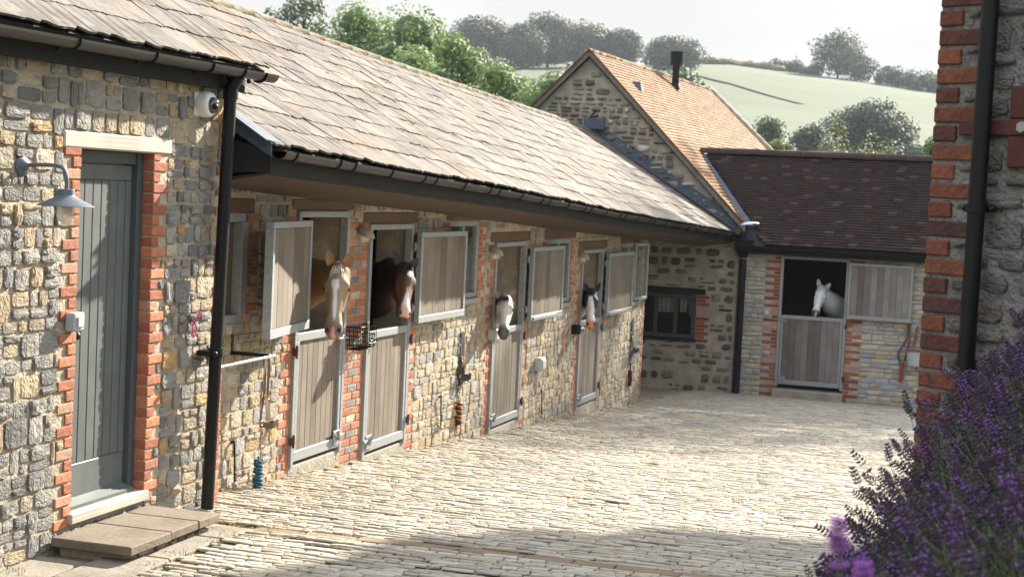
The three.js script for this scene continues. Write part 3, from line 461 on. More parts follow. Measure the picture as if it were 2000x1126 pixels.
function shutter(F, t, w, h, o) { // leaf in its own frame: a 0..w, b 0..h
  const R = rng(o.seed), dp = o.depth || 0.06, e = 0.052;
  const leaf = M3('upper_door', merge([bx(F, 0, w, 0, 0.075, 0, dp), bx(F, 0, w, h - 0.055, h, 0, dp), bx(F, 0, e, 0.076, h - 0.056, 0, dp), bx(F, w - e, w, 0.076, h - 0.056, 0, dp)]), M.galv, t);
  const n = o.planks || 7, pw = (w - 2 * e - 0.004) / n;
  for (let i = 0; i < n; i++) M3('plank', bx(F, e + 0.002 + i * pw + 0.0015, e + 0.002 + (i + 1) * pw - 0.0015, 0.077, h - 0.057, 0.008, dp - 0.016 + R() * 0.003, 0.004), o.pal[Math.floor(R() * o.pal.length)], leaf);
  const hx = o.hinge === 'a1' ? w : 0;
  for (const b of [0.16, h - 0.16]) M3('hinge', merge([bx(F, hx - 0.03, hx + 0.03, b - 0.03, b + 0.03, -0.02, 0.004), bar(F.at(hx, b - 0.05, -0.02).toArray(), F.at(hx, b + 0.05, -0.02).toArray(), 0.012)]), M.galv, leaf);
  if (o.slot) M3('bolt', bx(F, w * 0.05, w * 0.78, 0.012, 0.06, dp, dp + 0.02), M.galv, leaf);
  return leaf;
}
function glazed(F, t, a0, a1, b0, b1, c, { fw = 0.06, lights = 1, m = M.galv, name = 'window' } = {}) {
  const w = M3(name, merge([bx(F, a0, a1, b0, b0 + fw, c - 0.06, c), bx(F, a0, a1, b1 - fw, b1, c - 0.06, c), bx(F, a0, a0 + fw, b0 + fw + 0.001, b1 - fw - 0.001, c - 0.06, c), bx(F, a1 - fw, a1, b0 + fw + 0.001, b1 - fw - 0.001, c - 0.06, c), ...Array.from({ length: lights - 1 }, (_, i) => { const x = a0 + (a1 - a0) * (i + 1) / lights; return bx(F, x - fw / 2, x + fw / 2, b0 + fw + 0.001, b1 - fw - 0.001, c - 0.06, c - 0.004); })]), m, t);
  for (let i = 0; i < lights; i++) { const x0 = a0 + (a1 - a0) * i / lights + fw * 0.6, x1 = a0 + (a1 - a0) * (i + 1) / lights - fw * 0.6; M3('pane', bx(F, x0, x1, b0 + fw * 0.7, b1 - fw * 0.7, c - 0.034, c - 0.03, 0.0005), M.glassDark, w); }
  return w;
}

// ---------- the stable range ----------
const EAVE = [[-40, -0.93], [-33, -0.65], [-22.3, -0.22], [-17.3, 0.01], [-12.8, 0.19], [-11, 0.26], [-5, 0.48]];
const RISE = [[-33, 2.05], [-25, 1.98], [-17, 1.92], [-11, 1.84]];
const eaveY = (z) => interp(EAVE, z) - 0.0, ridgeY = (z) => eaveY(z) + interp(RISE, z);
const stable = thing('stable_block', 'long low stone stable range with slate roof and four wooden half doors', 'stable', [-6.1, -2.9, -19]);
const SX = -6.1, EX = -5.42, RX = -8.7, SZ0 = -11.14, SZ1 = -27.72, GZ = -32.96;
const DOORS = [
  { a0: 13.05, a1: 14.2, bT: -0.275, bM: -1.385, bB: -2.56, hinge: -1, seed: 1 },
  { a0: 14.74, a1: 15.95, bT: -0.405, bM: -1.49, bB: -2.72, hinge: 1, seed: 2 },
  { a0: 18.87, a1: 20.2, bT: -0.66, bM: -1.76, bB: -3.0, hinge: 1, seed: 3 },
  { a0: 23.15, a1: 24.45, bT: -0.845, bM: -1.93, bB: -3.22, hinge: 1, seed: 4 }];
const WINS = [[11.2, 12.06, -1.21, -0.30], [17.17, 18.26, -1.31, -0.38], [21.24, 22.55, -1.59, -0.66], [25.76, 27.0, -1.8, -0.80]];
{
  const F = FX(SX), outl = [[11.0, -4.4], [27.72, -4.4]]; for (let a = 27.72; a > 11; a -= 0.8) outl.push([a, eaveY(-a) + 0.12]); outl.push([11.0, eaveY(-11) + 0.12]);
  const holes = [...DOORS.map(d => [d.a0 - 0.005, d.a1 + 0.005, d.bB - 0.06, d.bT + 0.005]), ...WINS];
  const wall = M3('wall', slabWall(F, outl, holes, -0.4, 0), M.mortar, stable);
  const bricks = [];
  const sillB = (d) => d.bB - 0.16;
  // pier between the first two doors, wholly brick with blue stone headers
  { const a0 = 14.215, a1 = 14.725, B = sillB(DOORS[1]) - 0.1; let k = 0; for (let b = B; b < -0.42; b += 0.0765, k++) { const W = a1 - a0; if (k % 2) { for (let i = 0; i < 2; i++) bricks.push({ a: a0 + W * (i + 0.5) / 2, b: b + 0.038, w: W / 2 - 0.009, h: 0.0645 }); } else { bricks.push({ a: a0 + 0.07, b: b + 0.038, w: 0.13, h: 0.0645 }, { a: a1 - 0.07, b: b + 0.038, w: 0.13, h: 0.0645 }, { a: (a0 + a1) / 2, b: b + 0.038, w: W - 0.29, h: 0.0645, m: PAL.near[(k >> 1) % 4 ? 0 : 7] }); } } }
  const top = (a) => a > 14.73 ? 0 : 0;
  const J = (a, side, d, st) => bricks.push(...jamb(a, side, sillB(d) - 0.12, d.bT + 0.01, 0.0765, 0.235, 0.115, st));
  J(13.045, -1, DOORS[0], 0); J(15.955, 1, DOORS[1], 0); J(18.865, -1, DOORS[2], 1); J(20.205, 1, DOORS[2], 0); J(23.145, -1, DOORS[3], 0); J(24.455, 1, DOORS[3], 1);
  for (const [i, [a0, a1, b0, b1]] of WINS.entries()) { if (i) bricks.push(...jamb(a1 + 0.005, 1, b0 - 0.08, b1, 0.0765, 0.23, 0.115, 0)); bricks.push(...jamb(a0 - 0.005, -1, b0, b1, 0.0765, 0.23, 0.115, 1)); }
  bricks.push(...jamb(12.065, 1, -1.21, -0.3, 0.0765, 0.23, 0.115, 1));
  bricks.push(...jamb(27.72, -1, -3.85, -0.75, 0.0765, 0.23, 0.115));
  const lintels = [[12.94, 14.33, -0.265, -0.165], [14.6, 16.1, -0.395, -0.285], [18.7, 20.4, -0.65, -0.53], [22.95, 24.7, -0.835, -0.71], [17.05, 18.4, -0.375, -0.23], [21.1, 22.75, -0.655, -0.51], [25.65, 27.1, -0.795, -0.67], [11.1, 12.2, -0.295, -0.17]];
  const obs = [...obsOf(bricks), ...holes, ...lintels.map(l => [l[0] - 0.01, l[1] + 0.01, l[2] - 0.005, l[3] + 0.01]), ...WINS.slice(1).map(w => [w[0] - 0.03, w[1] + 0.03, w[2] - 0.07, w[2]])];
  const rects = lay({ a0: 11.15, a1: 27.72, b0: -4.0, b1: 0.4, rowH: [0.07, 0.155], wid: [0.08, 0.23], gap: 0.013, obs, seed: 21, split: 0.25, keep: (a, b, w, h) => b + h / 2 < eaveY(-a) + 0.02 && b + h / 2 > yardY(-a) });
  setStones(F, rects, wall, { geos: STONE, pal: PAL.stable, pick: pickW(PAL.stable, [4, 3.5, 3, 3, 2.8, 2.2, 2.0, 1.2, 0.8]), depth: 0.014, dvar: 0.6, tilt: 0.06, sink: 0.0 });
  setBricks(F, bricks, wall, { pal: PAL.brick, seed: 8, proud: 0.01 });
  lintels.forEach(l => M3('lintel', bx(F, ...l, -0.2, 0.012, 0.008), M.timber, stable));
  for (const w of WINS.slice(1)) M3('window_sill', bx(F, w[0] - 0.02, w[1] + 0.02, w[2] - 0.065, w[2], -0.1, 0.05, 0.008), M.concrete, stable);
  DOORS.forEach(d => { stableDoor(F, stable, { ...d, pal: PAL.plank }); M3('door_sill', bx(F, d.a0 - 0.02, d.a1 + 0.02, d.bB - 0.4, d.bB - 0.035, -0.35, 0.015, 0.012), M.concrete, stable); });
  // open upper leaves
  { const fr = Fr([-5.80, -1.32, -11.82], [-0.16, 0, -0.987]); shutter(fr, stable, 1.2, 0.97, { seed: 31, pal: PAL.plank, depth: 0.075, hinge: 'a1', planks: 7 }); }
  const leaf = (d, w, h, b, sd, slot) => { const fr = Fr([SX + 0.075, b, -(d.a1 - 0.02)], [0.02, 0, -1]); shutter(fr, stable, w, h, { seed: sd, pal: PAL.plank, depth: 0.06, slot, planks: 7 }); };
  leaf(DOORS[1], 1.42, 0.98, -1.47, 32, false); leaf(DOORS[2], 1.45, 0.99, -1.73, 33, true); leaf(DOORS[3], 1.6, 1.0, -1.92, 34, true);
  // windows
  const w1 = M3('hatch', merge([bx(F, 11.2, 12.06, -1.21, -1.14, -0.08, 0.0), bx(F, 11.2, 12.06, -0.37, -0.3, -0.08, 0.0), bx(F, 11.2, 11.27, -1.139, -0.371, -0.08, 0), bx(F, 11.95, 12.06, -1.139, -0.371, -0.08, 0.03)]), M.galv, stable);
  for (let i = 0; i < 5; i++) M3('board', bx(F, 11.271 + i * 0.135, 11.271 + i * 0.135 + 0.132, -1.138, -0.372, -0.075, -0.05), M.ply, w1);
  for (const w of WINS.slice(1)) glazed(F, stable, w[0] + 0.004, w[1] - 0.004, w[2] + 0.004, w[3] - 0.004, -0.01, { lights: 2 });
  { const fr = Fr([SX + 0.02, -1.78, -26.62], [0.16, 0, -0.987]); glazed(fr, stable, 0, 0.62, 0, 0.98, 0.03, { name: 'casement', fw: 0.05 }); }
  // inside: floor, back wall, partitions seen through the doors
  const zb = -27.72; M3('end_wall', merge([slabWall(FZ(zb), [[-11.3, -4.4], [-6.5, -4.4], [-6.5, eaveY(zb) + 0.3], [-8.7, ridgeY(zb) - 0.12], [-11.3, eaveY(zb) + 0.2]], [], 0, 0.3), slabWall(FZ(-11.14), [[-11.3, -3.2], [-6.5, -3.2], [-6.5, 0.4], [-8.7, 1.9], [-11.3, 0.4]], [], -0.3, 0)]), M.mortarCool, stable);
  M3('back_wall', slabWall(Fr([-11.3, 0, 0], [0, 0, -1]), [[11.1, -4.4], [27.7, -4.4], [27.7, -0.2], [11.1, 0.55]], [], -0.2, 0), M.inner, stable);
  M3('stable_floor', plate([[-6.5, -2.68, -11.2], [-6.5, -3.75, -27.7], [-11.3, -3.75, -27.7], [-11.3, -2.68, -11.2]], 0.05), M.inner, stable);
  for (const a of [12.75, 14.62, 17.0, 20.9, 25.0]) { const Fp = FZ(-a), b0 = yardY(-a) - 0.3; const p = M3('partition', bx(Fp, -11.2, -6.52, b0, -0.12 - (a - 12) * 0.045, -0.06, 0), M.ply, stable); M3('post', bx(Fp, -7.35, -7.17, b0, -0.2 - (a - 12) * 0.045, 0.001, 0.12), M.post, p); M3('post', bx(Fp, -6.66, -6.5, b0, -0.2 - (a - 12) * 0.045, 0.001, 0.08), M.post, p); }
  // roof: slates on a board deck, sagging ridge
  const N = 44, zs = Array.from({ length: N + 1 }, (_, i) => mix(-11.1, GZ, i / N)), pos = [], ix = [];
  zs.forEach(z => { for (const [x, y] of [[EX - 0.02, eaveY(z) - 0.012], [RX, ridgeY(z) - 0.012], [-11.95, eaveY(z) - 0.012], [EX - 0.02, eaveY(z) - 0.06], [RX, ridgeY(z) - 0.07], [-11.95, eaveY(z) - 0.06]]) pos.push(x, y, z); });
  for (let k = 0; k < N; k++) { const o = k * 6; for (const [a, b] of [[0, 1], [1, 2], [4, 3], [5, 4], [3, 0], [2, 5]]) ix.push(o + a, o + 6 + a, o + 6 + b, o + a, o + 6 + b, o + b); }
  const rg = new THREE.BufferGeometry(); rg.setAttribute('position', new THREE.Float32BufferAttribute(pos, 3)); rg.setAttribute('uv', new THREE.Float32BufferAttribute(pos.filter((_, i) => i % 3 !== 1), 2)); rg.setIndex(ix); const rgn = rg.toNonIndexed(); rgn.computeVertexNormals();
  const roof = M3('roof', rgn, M.fascia, stable);
  const Ltot = 3.85, S0 = -11.12, P = (s, t) => { const z = S0 - s, k = t / Ltot; const sag = -0.035 * Math.sin(k * Math.PI); return V(mix(EX + 0.015, RX, k), mix(eaveY(z), ridgeY(z), k) + sag * 0.3 + 0.012 * (fbm(s * 0.5, t * 0.5, 2, 2, 7) - 0.5), z); };
  roofing(P, -GZ + S0 - 0.1, Ltot, roof, { row: 0.335, wid: [0.3, 0.55], seed: 13, pal: PAL.slate, jit: 1.6, thick: 0.018 });
  // stone ridge pieces
  const R = rng(17), moss = []; for (let z = -11.0; z > GZ + 0.05;) { const L = mix(0.4, 0.55, R()), z2 = Math.max(z - L, GZ); const g = new THREE.CylinderGeometry(0.125, 0.125, z - z2 - 0.008, 10, 1, false, -Math.PI * 0.5, Math.PI); g.scale(1, 1, 0.85); g.rotateX(Math.PI / 2); g.rotateZ(0); const o = M3('ridge_tile', g, mat([0.36 + R() * 0.08, 0.31 + R() * 0.06, 0.23 + R() * 0.05], { map: T.dirt, bumpMap: T.mortarB, bumpScale: 0.012 }), roof); const zc = (z + z2) / 2; o.position.set(RX, ridgeY(zc) - 0.005 + (R() - 0.5) * 0.012, zc); o.rotation.z = 0; o.rotation.x += 0.043; z = z2; }
  // moss and lichen cushions along the joints
  for (let i = 0; i < 420; i++) { const ridge = i < 260, s = ridge ? R() * 21 : 3 + R() * 14, t = ridge ? Ltot - 0.12 - R() * 0.03 : 0.335 * (1 + Math.floor(R() * 9)) + 0.02; const p = P(s, t), r = ridge ? mix(0.018, 0.04, R()) : mix(0.012, 0.035, R()); const g = new THREE.IcosahedronGeometry(r, 1); g.scale(1, 0.5, 1.6); g.translate(p.x, p.y + 0.015, p.z); moss.push(paint(clean(g), ridge ? [0.20, 0.17, 0.07] : R() < 0.6 ? [0.34, 0.20, 0.04] : [0.20, 0.18, 0.05])); }
  M3('moss', merge(moss), mat([1, 1, 1], { vertexColors: true, roughness: 1, bumpMap: T.mortarB, bumpScale: 0.02 }), roof, 'stuff');
  // eaves
  const zl = []; for (let z = -11.15; z > GZ; z -= 0.8) zl.push(z); zl.push(GZ);
  const gut = M3('gutter', sweep(zl.map(z => [EX + 0.045, eaveY(z) - 0.035, z]), halfRound(0.062, 0.005)), M.gutter, stable);
  for (let a = 11.35, k = 0; a < 32.8; a += k++ % 3 === 1 ? 0.32 : 0.85) M3('gutter_bracket', bracket(EX + 0.045, eaveY(-a) - 0.035, -a, 0.062), M.black, gut);
  M3('fascia_board', sweep(zl.map(z => [EX - 0.06, eaveY(z), z]), [[0, -0.05], [0.03, -0.05], [0.03, -0.21], [0, -0.21]].reverse()), M.fascia, stable);
  M3('soffit_board', sweep(zl.map(z => [EX - 0.06, eaveY(z), z]), [[0, -0.2], [0.0, -0.225], [-0.62, -0.33], [-0.62, -0.30]]), M.soffit, stable);
  // boxed and leaded near end of the eave
  M3('eave_end', merge([plate([[-6.02, 0.33, -11.12], [-6.02, 0.02, -11.12], [EX - 0.05, 0.055, -11.12], [EX - 0.05, 0.24, -11.12]], 0.03)]), M.fascia, stable);
  M3('lead_flashing', merge([plate([[EX + 0.0, 0.30, -11.0], [EX + 0.0, 0.28, -11.32], [-6.1, 0.68, -11.32], [-6.1, 0.72, -11.0]], 0.012), plate([[-6.1, 0.71, -11.095], [-6.1, 0.56, -11.095], [EX, 0.17, -11.095], [EX, 0.29, -11.095]], 0.012)]), M.lead, stable);
  done(stable);
}

// ---------- trees, hedges and shrubs: trunk, limbs, and a crown of many small leaves ----------
const leafMat = (c) => new THREE.MeshPhysicalMaterial({ color: rgb(...c), vertexColors: true, roughness: 0.85, transmission: 0.45, thickness: 0, side: THREE.DoubleSide });
function crown(blobs, s, n, seed, { shell = 0.32, open = 0 } = {}) {
  const R = rng(seed), pos = [], nor = [], col = [], vol = blobs.map(b => Math.pow(b[3] * b[4] * b[5], 0.667)), tot = vol.reduce((a, b) => a + b, 0);
  const c = V(), d = V(), u = V(), w = V(), nn = V();
  const clump = blobs.map(() => 0.75 + 0.5 * R());
  for (let i = 0; i < n; i++) {
    let k = 0, t = R() * tot; while (k < blobs.length - 1 && (t -= vol[k]) > 0) k++; const b = blobs[k];
    d.set(R() * 2 - 1, R() * 2 - 1, R() * 2 - 1); if (d.lengthSq() > 1 || d.lengthSq() < 0.01) { i--; continue; } d.normalize();
    const lump = 0.80 + 0.5 * noise3(d.x * 2.4 + k * 7, d.y * 2.4, d.z * 2.4, seed % 50); if (open && noise3(d.x * 3.1 + k, d.y * 3.1, d.z * 3.1, seed % 90) < open) continue;
    const r = lump * (1 - shell * Math.pow(R(), 1.6)); c.set(b[0] + d.x * b[3] * r, b[1] + d.y * b[4] * r, b[2] + d.z * b[5] * r);
    nn.set(d.x + (R() - 0.5) * 1.5, d.y + 0.35 + (R() - 0.5) * 1.5, d.z + (R() - 0.5) * 1.5).normalize(); u.set(R() - 0.5, R() - 0.5, R() - 0.5).cross(nn).normalize(); w.crossVectors(nn, u);
    const L = s * (0.6 + 0.8 * R()), W = L * (0.5 + 0.25 * R()), q = [[-L / 2, 0], [0, -W / 2], [L / 2, 0], [0, W / 2]].map(([a, e], j) => [c.x + u.x * a + w.x * e + nn.x * (j % 2 ? 0 : -0.12 * L), c.y + u.y * a + w.y * e + nn.y * (j % 2 ? 0 : -0.12 * L), c.z + u.z * a + w.z * e + nn.z * (j % 2 ? 0 : -0.12 * L)]);
    const g = clump[k] * (0.65 + 0.7 * R()), y = 0.85 + 0.3 * R(); for (const j of [0, 1, 3, 1, 2, 3]) { pos.push(...q[j]); nor.push(nn.x, nn.y, nn.z); col.push(g * y, g, g * 0.9); }
  }
  if (!open) for (const [k, b] of blobs.entries()) { // the dense inside of the crown
    const ig = new THREE.IcosahedronGeometry(1, 2), p = ig.attributes.position; for (let i = 0; i < p.count; i++) { d.fromBufferAttribute(p, i); const r = 0.80 * (1 - shell) * (0.8 + 0.5 * noise3(d.x * 2.4 + k * 7, d.y * 2.4, d.z * 2.4, seed % 50)); p.setXYZ(i, b[0] + d.x * b[3] * r, b[1] + d.y * b[4] * r, b[2] + d.z * b[5] * r); } ig.computeVertexNormals(); const m = ig.attributes.normal; for (let i = 0; i < p.count; i++) { pos.push(p.getX(i), p.getY(i), p.getZ(i)); nor.push(m.getX(i), m.getY(i), m.getZ(i)); const g = 0.8 * clump[k]; col.push(g, g, g); } }
  const gg = new THREE.BufferGeometry(); gg.setAttribute('position', new THREE.Float32BufferAttribute(pos, 3)); gg.setAttribute('normal', new THREE.Float32BufferAttribute(nor, 3)); gg.setAttribute('color', new THREE.Float32BufferAttribute(col, 3)); return gg;
}
const bark = mat([0.085, 0.07, 0.055], { roughness: 1 });
function tree(name, label, category, { x, z, top, w, base, low = 0.35, s, n, c, seed, group, open = 0, blobsN = 9, dome = 0, shell }) {
  const R = rng(seed), gy = base ?? groundY(x, z) - 0.2, H = top - gy, bl = [], cx = [], y0 = gy + H * low, hh = (top - y0) / 2;
  const t = thing(name, label, category, [x, gy, z], group);
  if (dome) bl.push([x, y0 + hh * 0.75, z, w / 2 * 0.95, hh * 1.15, w / 2 * 0.9]);
  for (let i = 0; i < blobsN; i++) { const a = i * 2.4 + R(), v = (i + 0.5) / blobsN, e = Math.sqrt(Math.max(0.05, 1 - Math.pow(v * 1.9 - 0.85, 2))), rr = w * 0.5 * (dome ? 0.72 : 0.62) * e * (0.55 + 0.5 * R()), br = w * (0.20 + 0.10 * R()) * (dome ? 0.9 : 1); bl.push([x + Math.cos(a) * rr, y0 + v * hh * 2 * 0.92, z + Math.sin(a) * rr, br, Math.min(br * 0.85, hh), br]); }
  { const hi = Math.max(...bl.map(b => b[1] + b[4] * 0.95)); const sc = (top - y0) / (hi - y0); for (const b of bl) { b[1] = y0 + (b[1] - y0) * sc; b[4] *= sc; } }
  const r0 = Math.max(0.12, H * 0.028), tr = [bar([x, gy, z], [x + (R() - 0.5) * 0.2, y0 + hh * 0.5, z], r0, 10, r0 * 0.55)];
  for (const b of bl.slice(dome)) tr.push(bar([x, mix(gy, y0, 0.8), z], [b[0], b[1], b[2]], r0 * 0.4, 6, r0 * 0.12));
  M3('trunk', merge(tr), bark, t); M3('crown', crown(bl, s, n, seed, { open, shell }), leafMat(c), t); done(t); return t;
}
function hedge(name, label, category, pts, hgt, wid, s, n, c, seed, group) { // a row of bushy lumps from the ground
  const R = rng(seed), bl = [], st = [], P0 = pts[0]; for (let i = 0; i + 1 < pts.length; i++) { const [x0, z0] = pts[i], [x1, z1] = pts[i + 1], L = Math.hypot(x1 - x0, z1 - z0), k = Math.max(2, Math.round(L / (wid * 0.7))); for (let j = 0; j < k; j++) { const f = (j + R() * 0.6) / k, x = mix(x0, x1, f), z = mix(z0, z1, f), h = hgt * (0.7 + 0.5 * R()), y = groundY(x, z) - 0.2; bl.push([x, y + h * 0.55, z, wid * 0.6 * (0.8 + 0.4 * R()), h * 0.6, wid * 0.6]); st.push(bar([x, y - 0.1, z], [x + 0.1, y + h * 0.6, z], 0.05, 5, 0.02)); } }
  const t = thing(name, label, category, [P0[0], groundY(...P0) - 0.2, P0[1]], group); M3('stems', merge(st), bark, t); M3('foliage', crown(bl, s, n, seed, {}), leafMat(c), t); done(t);
}
const G1 = [0.165, 0.245, 0.055], G2 = [0.06, 0.10, 0.03], G3 = [0.046, 0.068, 0.030], G4 = [0.042, 0.064, 0.027], G5 = [0.17, 0.205, 0.055];
// the wooded bank behind the stables
tree('tree', 'darker open-crowned tree rising above the stable ridge, leftmost on the bank', 'tree', { x: -41.1, z: -87.3, top: 11.4, w: 5.6, low: 0.45, s: 0.24, n: 6500, c: G2, seed: 401, open: 0.32 });
tree('tree', 'dense bright green tree on the bank, right of the dark leftmost tree', 'tree', { x: -31.9, z: -74.3, top: 9.0, w: 5.6, low: 0.2, s: 0.2, n: 9000, c: G1, seed: 402, blobsN: 12 });
tree('tree', 'dense bright green tree on the bank, left of the airy tree', 'tree', { x: -28.2, z: -73.2, top: 8.7, w: 6, low: 0.15, s: 0.2, n: 9500, c: G1, seed: 403, blobsN: 12 });
tree('tree', 'airy tree with sky showing through, behind the bright green bank', 'tree', { x: -35.7, z: -94.3, top: 10.6, w: 4.4, low: 0.4, s: 0.24, n: 4200, c: G1, seed: 404, open: 0.42 });
tree('tree', 'bright bushy tree sloping down below the airy tree', 'tree', { x: -22.3, z: -62.5, top: 6.4, w: 3.7, low: 0.1, s: 0.17, n: 8500, c: G1, seed: 405, blobsN: 12 });
tree('tree', 'bright leafy tree in front of the gap of green field', 'tree', { x: -19.2, z: -59.2, top: 5.0, w: 3.6, low: 0.1, s: 0.17, n: 8500, c: G1, seed: 406, blobsN: 12 });
tree('tree', 'bright leafy tree directly left of the barn gable', 'tree', { x: -16.2, z: -55.8, top: 4.4, w: 3.0, low: 0.1, s: 0.16, n: 7500, c: G1, seed: 407, blobsN: 11 });
tree('tree', 'bright rounded tree filling the dip between the bank and the ridge', 'tree', { x: -25.6, z: -66.5, top: 6.2, w: 4.0, low: 0.1, s: 0.18, n: 8000, c: G1, seed: 417, blobsN: 12 });
tree('tree', 'dull rounded tree below the copse, left of the field gap', 'tree', { x: -52.3, z: -152.3, top: 14.0, w: 4.6, low: 0.15, s: 0.34, n: 5500, c: G2, seed: 408, dome: 1 });
tree('tree', 'bright green tree behind the black flue of the barn', 'tree', { x: -17.0, z: -84.2, top: 7.0, w: 4.0, low: 0.3, s: 0.2, n: 7500, c: G2, seed: 409, blobsN: 10 });
// the copse on the skyline
const copse = [['leftmost tall tree of the hazy hilltop copse', -110.2, -324.1, 36.8, 15, 420], ['second tree from the left in the hazy copse, lower than its neighbours', -99.8, -322, 35.2, 11, 421], ['tallest tree in the middle of the hazy copse', -97.5, -332.9, 38.8, 14, 422], ['broad tree right of the tallest in the hazy copse', -90.9, -340.4, 37.8, 15, 423], ['narrow tree near the right of the hazy copse', -83.6, -342.8, 36.8, 10.5, 424], ['low spreading tree above the barn ridge, last of the hilltop copse', -70.5, -336.4, 34.4, 15.5, 425]];
for (const [label, x, z, top, w, seed] of copse) tree('copse_tree', label, 'tree', { x, z, top, w, base: groundY(x, z) - 0.3, low: 0.22, s: 0.6, n: 9000, c: seed % 2 ? G3 : [0.056, 0.066, 0.032], seed, blobsN: 15 });
tree('copse_tree', 'tree standing further back behind the tallest of the copse', 'tree', { x: -105, z: -352, top: 38.5, w: 12, low: 0.25, s: 0.6, n: 7000, c: G3, seed: 426, blobsN: 13 });
hedge('shrub', 'single dark shrub in the field gap below the copse', 'shrub', [[-74.5, -240.5], [-72.4, -240.5]], 2.9, 2.2, 0.35, 2600, G2, 427);
// the crest to the right
tree('hill_tree', 'tall open tree standing alone on the hill crest', 'tree', { x: -40, z: -377.7, top: 41.2, w: 13.2, low: 0.22, s: 0.6, n: 5200, c: G3, seed: 430, shell: 0.6, open: 0.26, blobsN: 14 });
tree('hill_tree', 'lower companion tree leaning right of the tall crest tree', 'tree', { x: -35.0, z: -373.7, top: 35.0, w: 9, low: 0.2, s: 0.55, n: 3400, c: G3, seed: 431, open: 0.3 });
tree('hill_tree', 'small round tree on the crest, right of the big pair', 'tree', { x: -28.4, z: -370.6, top: 32.2, w: 3.6, low: 0.45, s: 0.45, n: 1500, c: G3, seed: 432, open: 0.15, blobsN: 6 });
tree('hill_tree', 'tiny tree on the rough bank left of the crest', 'tree', { x: -62.6, z: -381.2, top: 33.2, w: 3.6, low: 0.15, s: 0.4, n: 1500, c: G3, seed: 433, blobsN: 6 });
tree('hill_tree', 'faint far tree on the skyline, nearer the brick corner than the small round tree', 'tree', { x: -27.3, z: -425, top: 34.6, w: 3.4, low: 0.45, s: 0.5, n: 700, c: G3, seed: 434, open: 0.3, blobsN: 6 });
tree('hill_tree', 'faint far tree on the skyline right beside the brick corner', 'tree', { x: -20.6, z: -415, top: 34.6, w: 4.6, low: 0.3, s: 0.5, n: 1200, c: G3, seed: 435, blobsN: 7 });
hedge('hedge', 'dark hedge running along the crest to the brick corner', 'hedge', [[-29.5, -366], [-24, -362], [-17, -352], [-11, -343]], 3.6, 3.4, 0.5, 5200, G4, 436);
hedge('hedge', 'dark hedge left of the tall crest tree', 'hedge', [[-57, -382], [-50, -380], [-43.5, -377]], 2.6, 2.8, 0.45, 3800, G4, 437);
hedge('bracken_bank', 'rough brown bank of bracken along the left of the crest', 'bank', [[-75, -377], [-66, -377], [-58, -376], [-52, -374]], 1.6, 3.4, 0.5, 5200, [0.20, 0.155, 0.07], 438);
// the valley trees in front of the field
tree('tree', 'large domed dark tree in the middle of the valley', 'tree', { x: -14.8, z: -174.1, top: 11.6, w: 10.4, low: 0.02, s: 0.36, n: 12000, c: G4, seed: 440, dome: 1, blobsN: 14 });
tree('tree', 'dark bush at the right foot of the domed tree', 'tree', { x: -9.6, z: -168, top: 6.6, w: 6.5, low: 0.02, s: 0.34, n: 5200, c: G4, seed: 441, dome: 1 });
tree('tree', 'dark rounded tree beside the hipped end of the tiled roof', 'tree', { x: -16.2, z: -110.6, top: 5.9, w: 3.6, low: 0.05, s: 0.24, n: 6500, c: G2, seed: 442, dome: 1 });
tree('tree', 'dull tree between the hipped roof tree and the domed tree', 'tree', { x: -18.3, z: -151.9, top: 7.6, w: 4.6, low: 0.05, s: 0.32, n: 5200, c: G4, seed: 443, dome: 1 });
tree('sapling', 'slim bright sapling at the hipped end of the tiled roof', 'sapling', { x: -9.2, z: -66.0, top: 2.6, w: 1.3, low: 0.15, s: 0.14, n: 1800, c: G5, seed: 444, blobsN: 7 });
hedge('hedge', 'pale yellow green hedge just above the dark wing roof', 'hedge', [[-8.6, -69.5], [-4.0, -69.5]], 5.1, 1.5, 0.16, 9000, G5, 445);
tree('tree', 'green bush with yellow tips against the brick corner', 'tree', { x: -2.75, z: -56.9, top: 2.5, w: 1.8, low: 0.2, s: 0.14, n: 4200, c: G1, seed: 446, blobsN: 9 });
tree('tree', 'tall tree beyond the brick cornered building', 'tree', { x: 5.5, z: -55, top: 17, w: 12, low: 0.3, s: 0.35, n: 9000, c: G2, seed: 447, open: 0.2, blobsN: 12 });
{ const y = groundY(-39, -372); const t = thing('water_trough', 'pale trough in the grass under the tall crest tree', 'trough', [-37.5, y, -370]); const b = FZ(-370); M3('basin', merge([bx(b, -38.6, -36.6, y, y + 0.7, 0, 0.08), bx(b, -38.6, -36.6, y, y + 0.7, -0.9, -0.82), bx(b, -38.6, -38.5, y, y + 0.7, -0.81, -0.01), bx(b, -36.7, -36.6, y, y + 0.7, -0.81, -0.01), bx(b, -38.5, -36.7, y + 0.1, y + 0.2, -0.81, -0.01)]), M.white, t); M3('water', bx(b, -38.49, -36.71, y + 0.2, y + 0.55, -0.8, -0.02), M.lead, t); done(t);
  const x2 = -50.5, z2 = -383, y2 = groundY(x2, z2); const p = thing('pole', 'thin pole standing on the crest left of the tall tree', 'pole', [x2, y2, z2]); M3('mast', bar([x2, y2 - 0.2, z2], [x2, y2 + 4.6, z2], 0.09, 8, 0.06), M.fascia, p); M3('crossbar', bar([x2 - 0.5, y2 + 4.1, z2], [x2 + 0.5, y2 + 4.1, z2], 0.05, 6), M.fascia, p); done(p); }
tree('tree', 'spreading tree standing close behind the brick cornered building', 'tree', { x: 5.3, z: -26.6, top: 13.5, w: 9, base: -3.7, low: 0.6, s: 0.42, n: 24000, c: G2, seed: 448, blobsN: 16 });

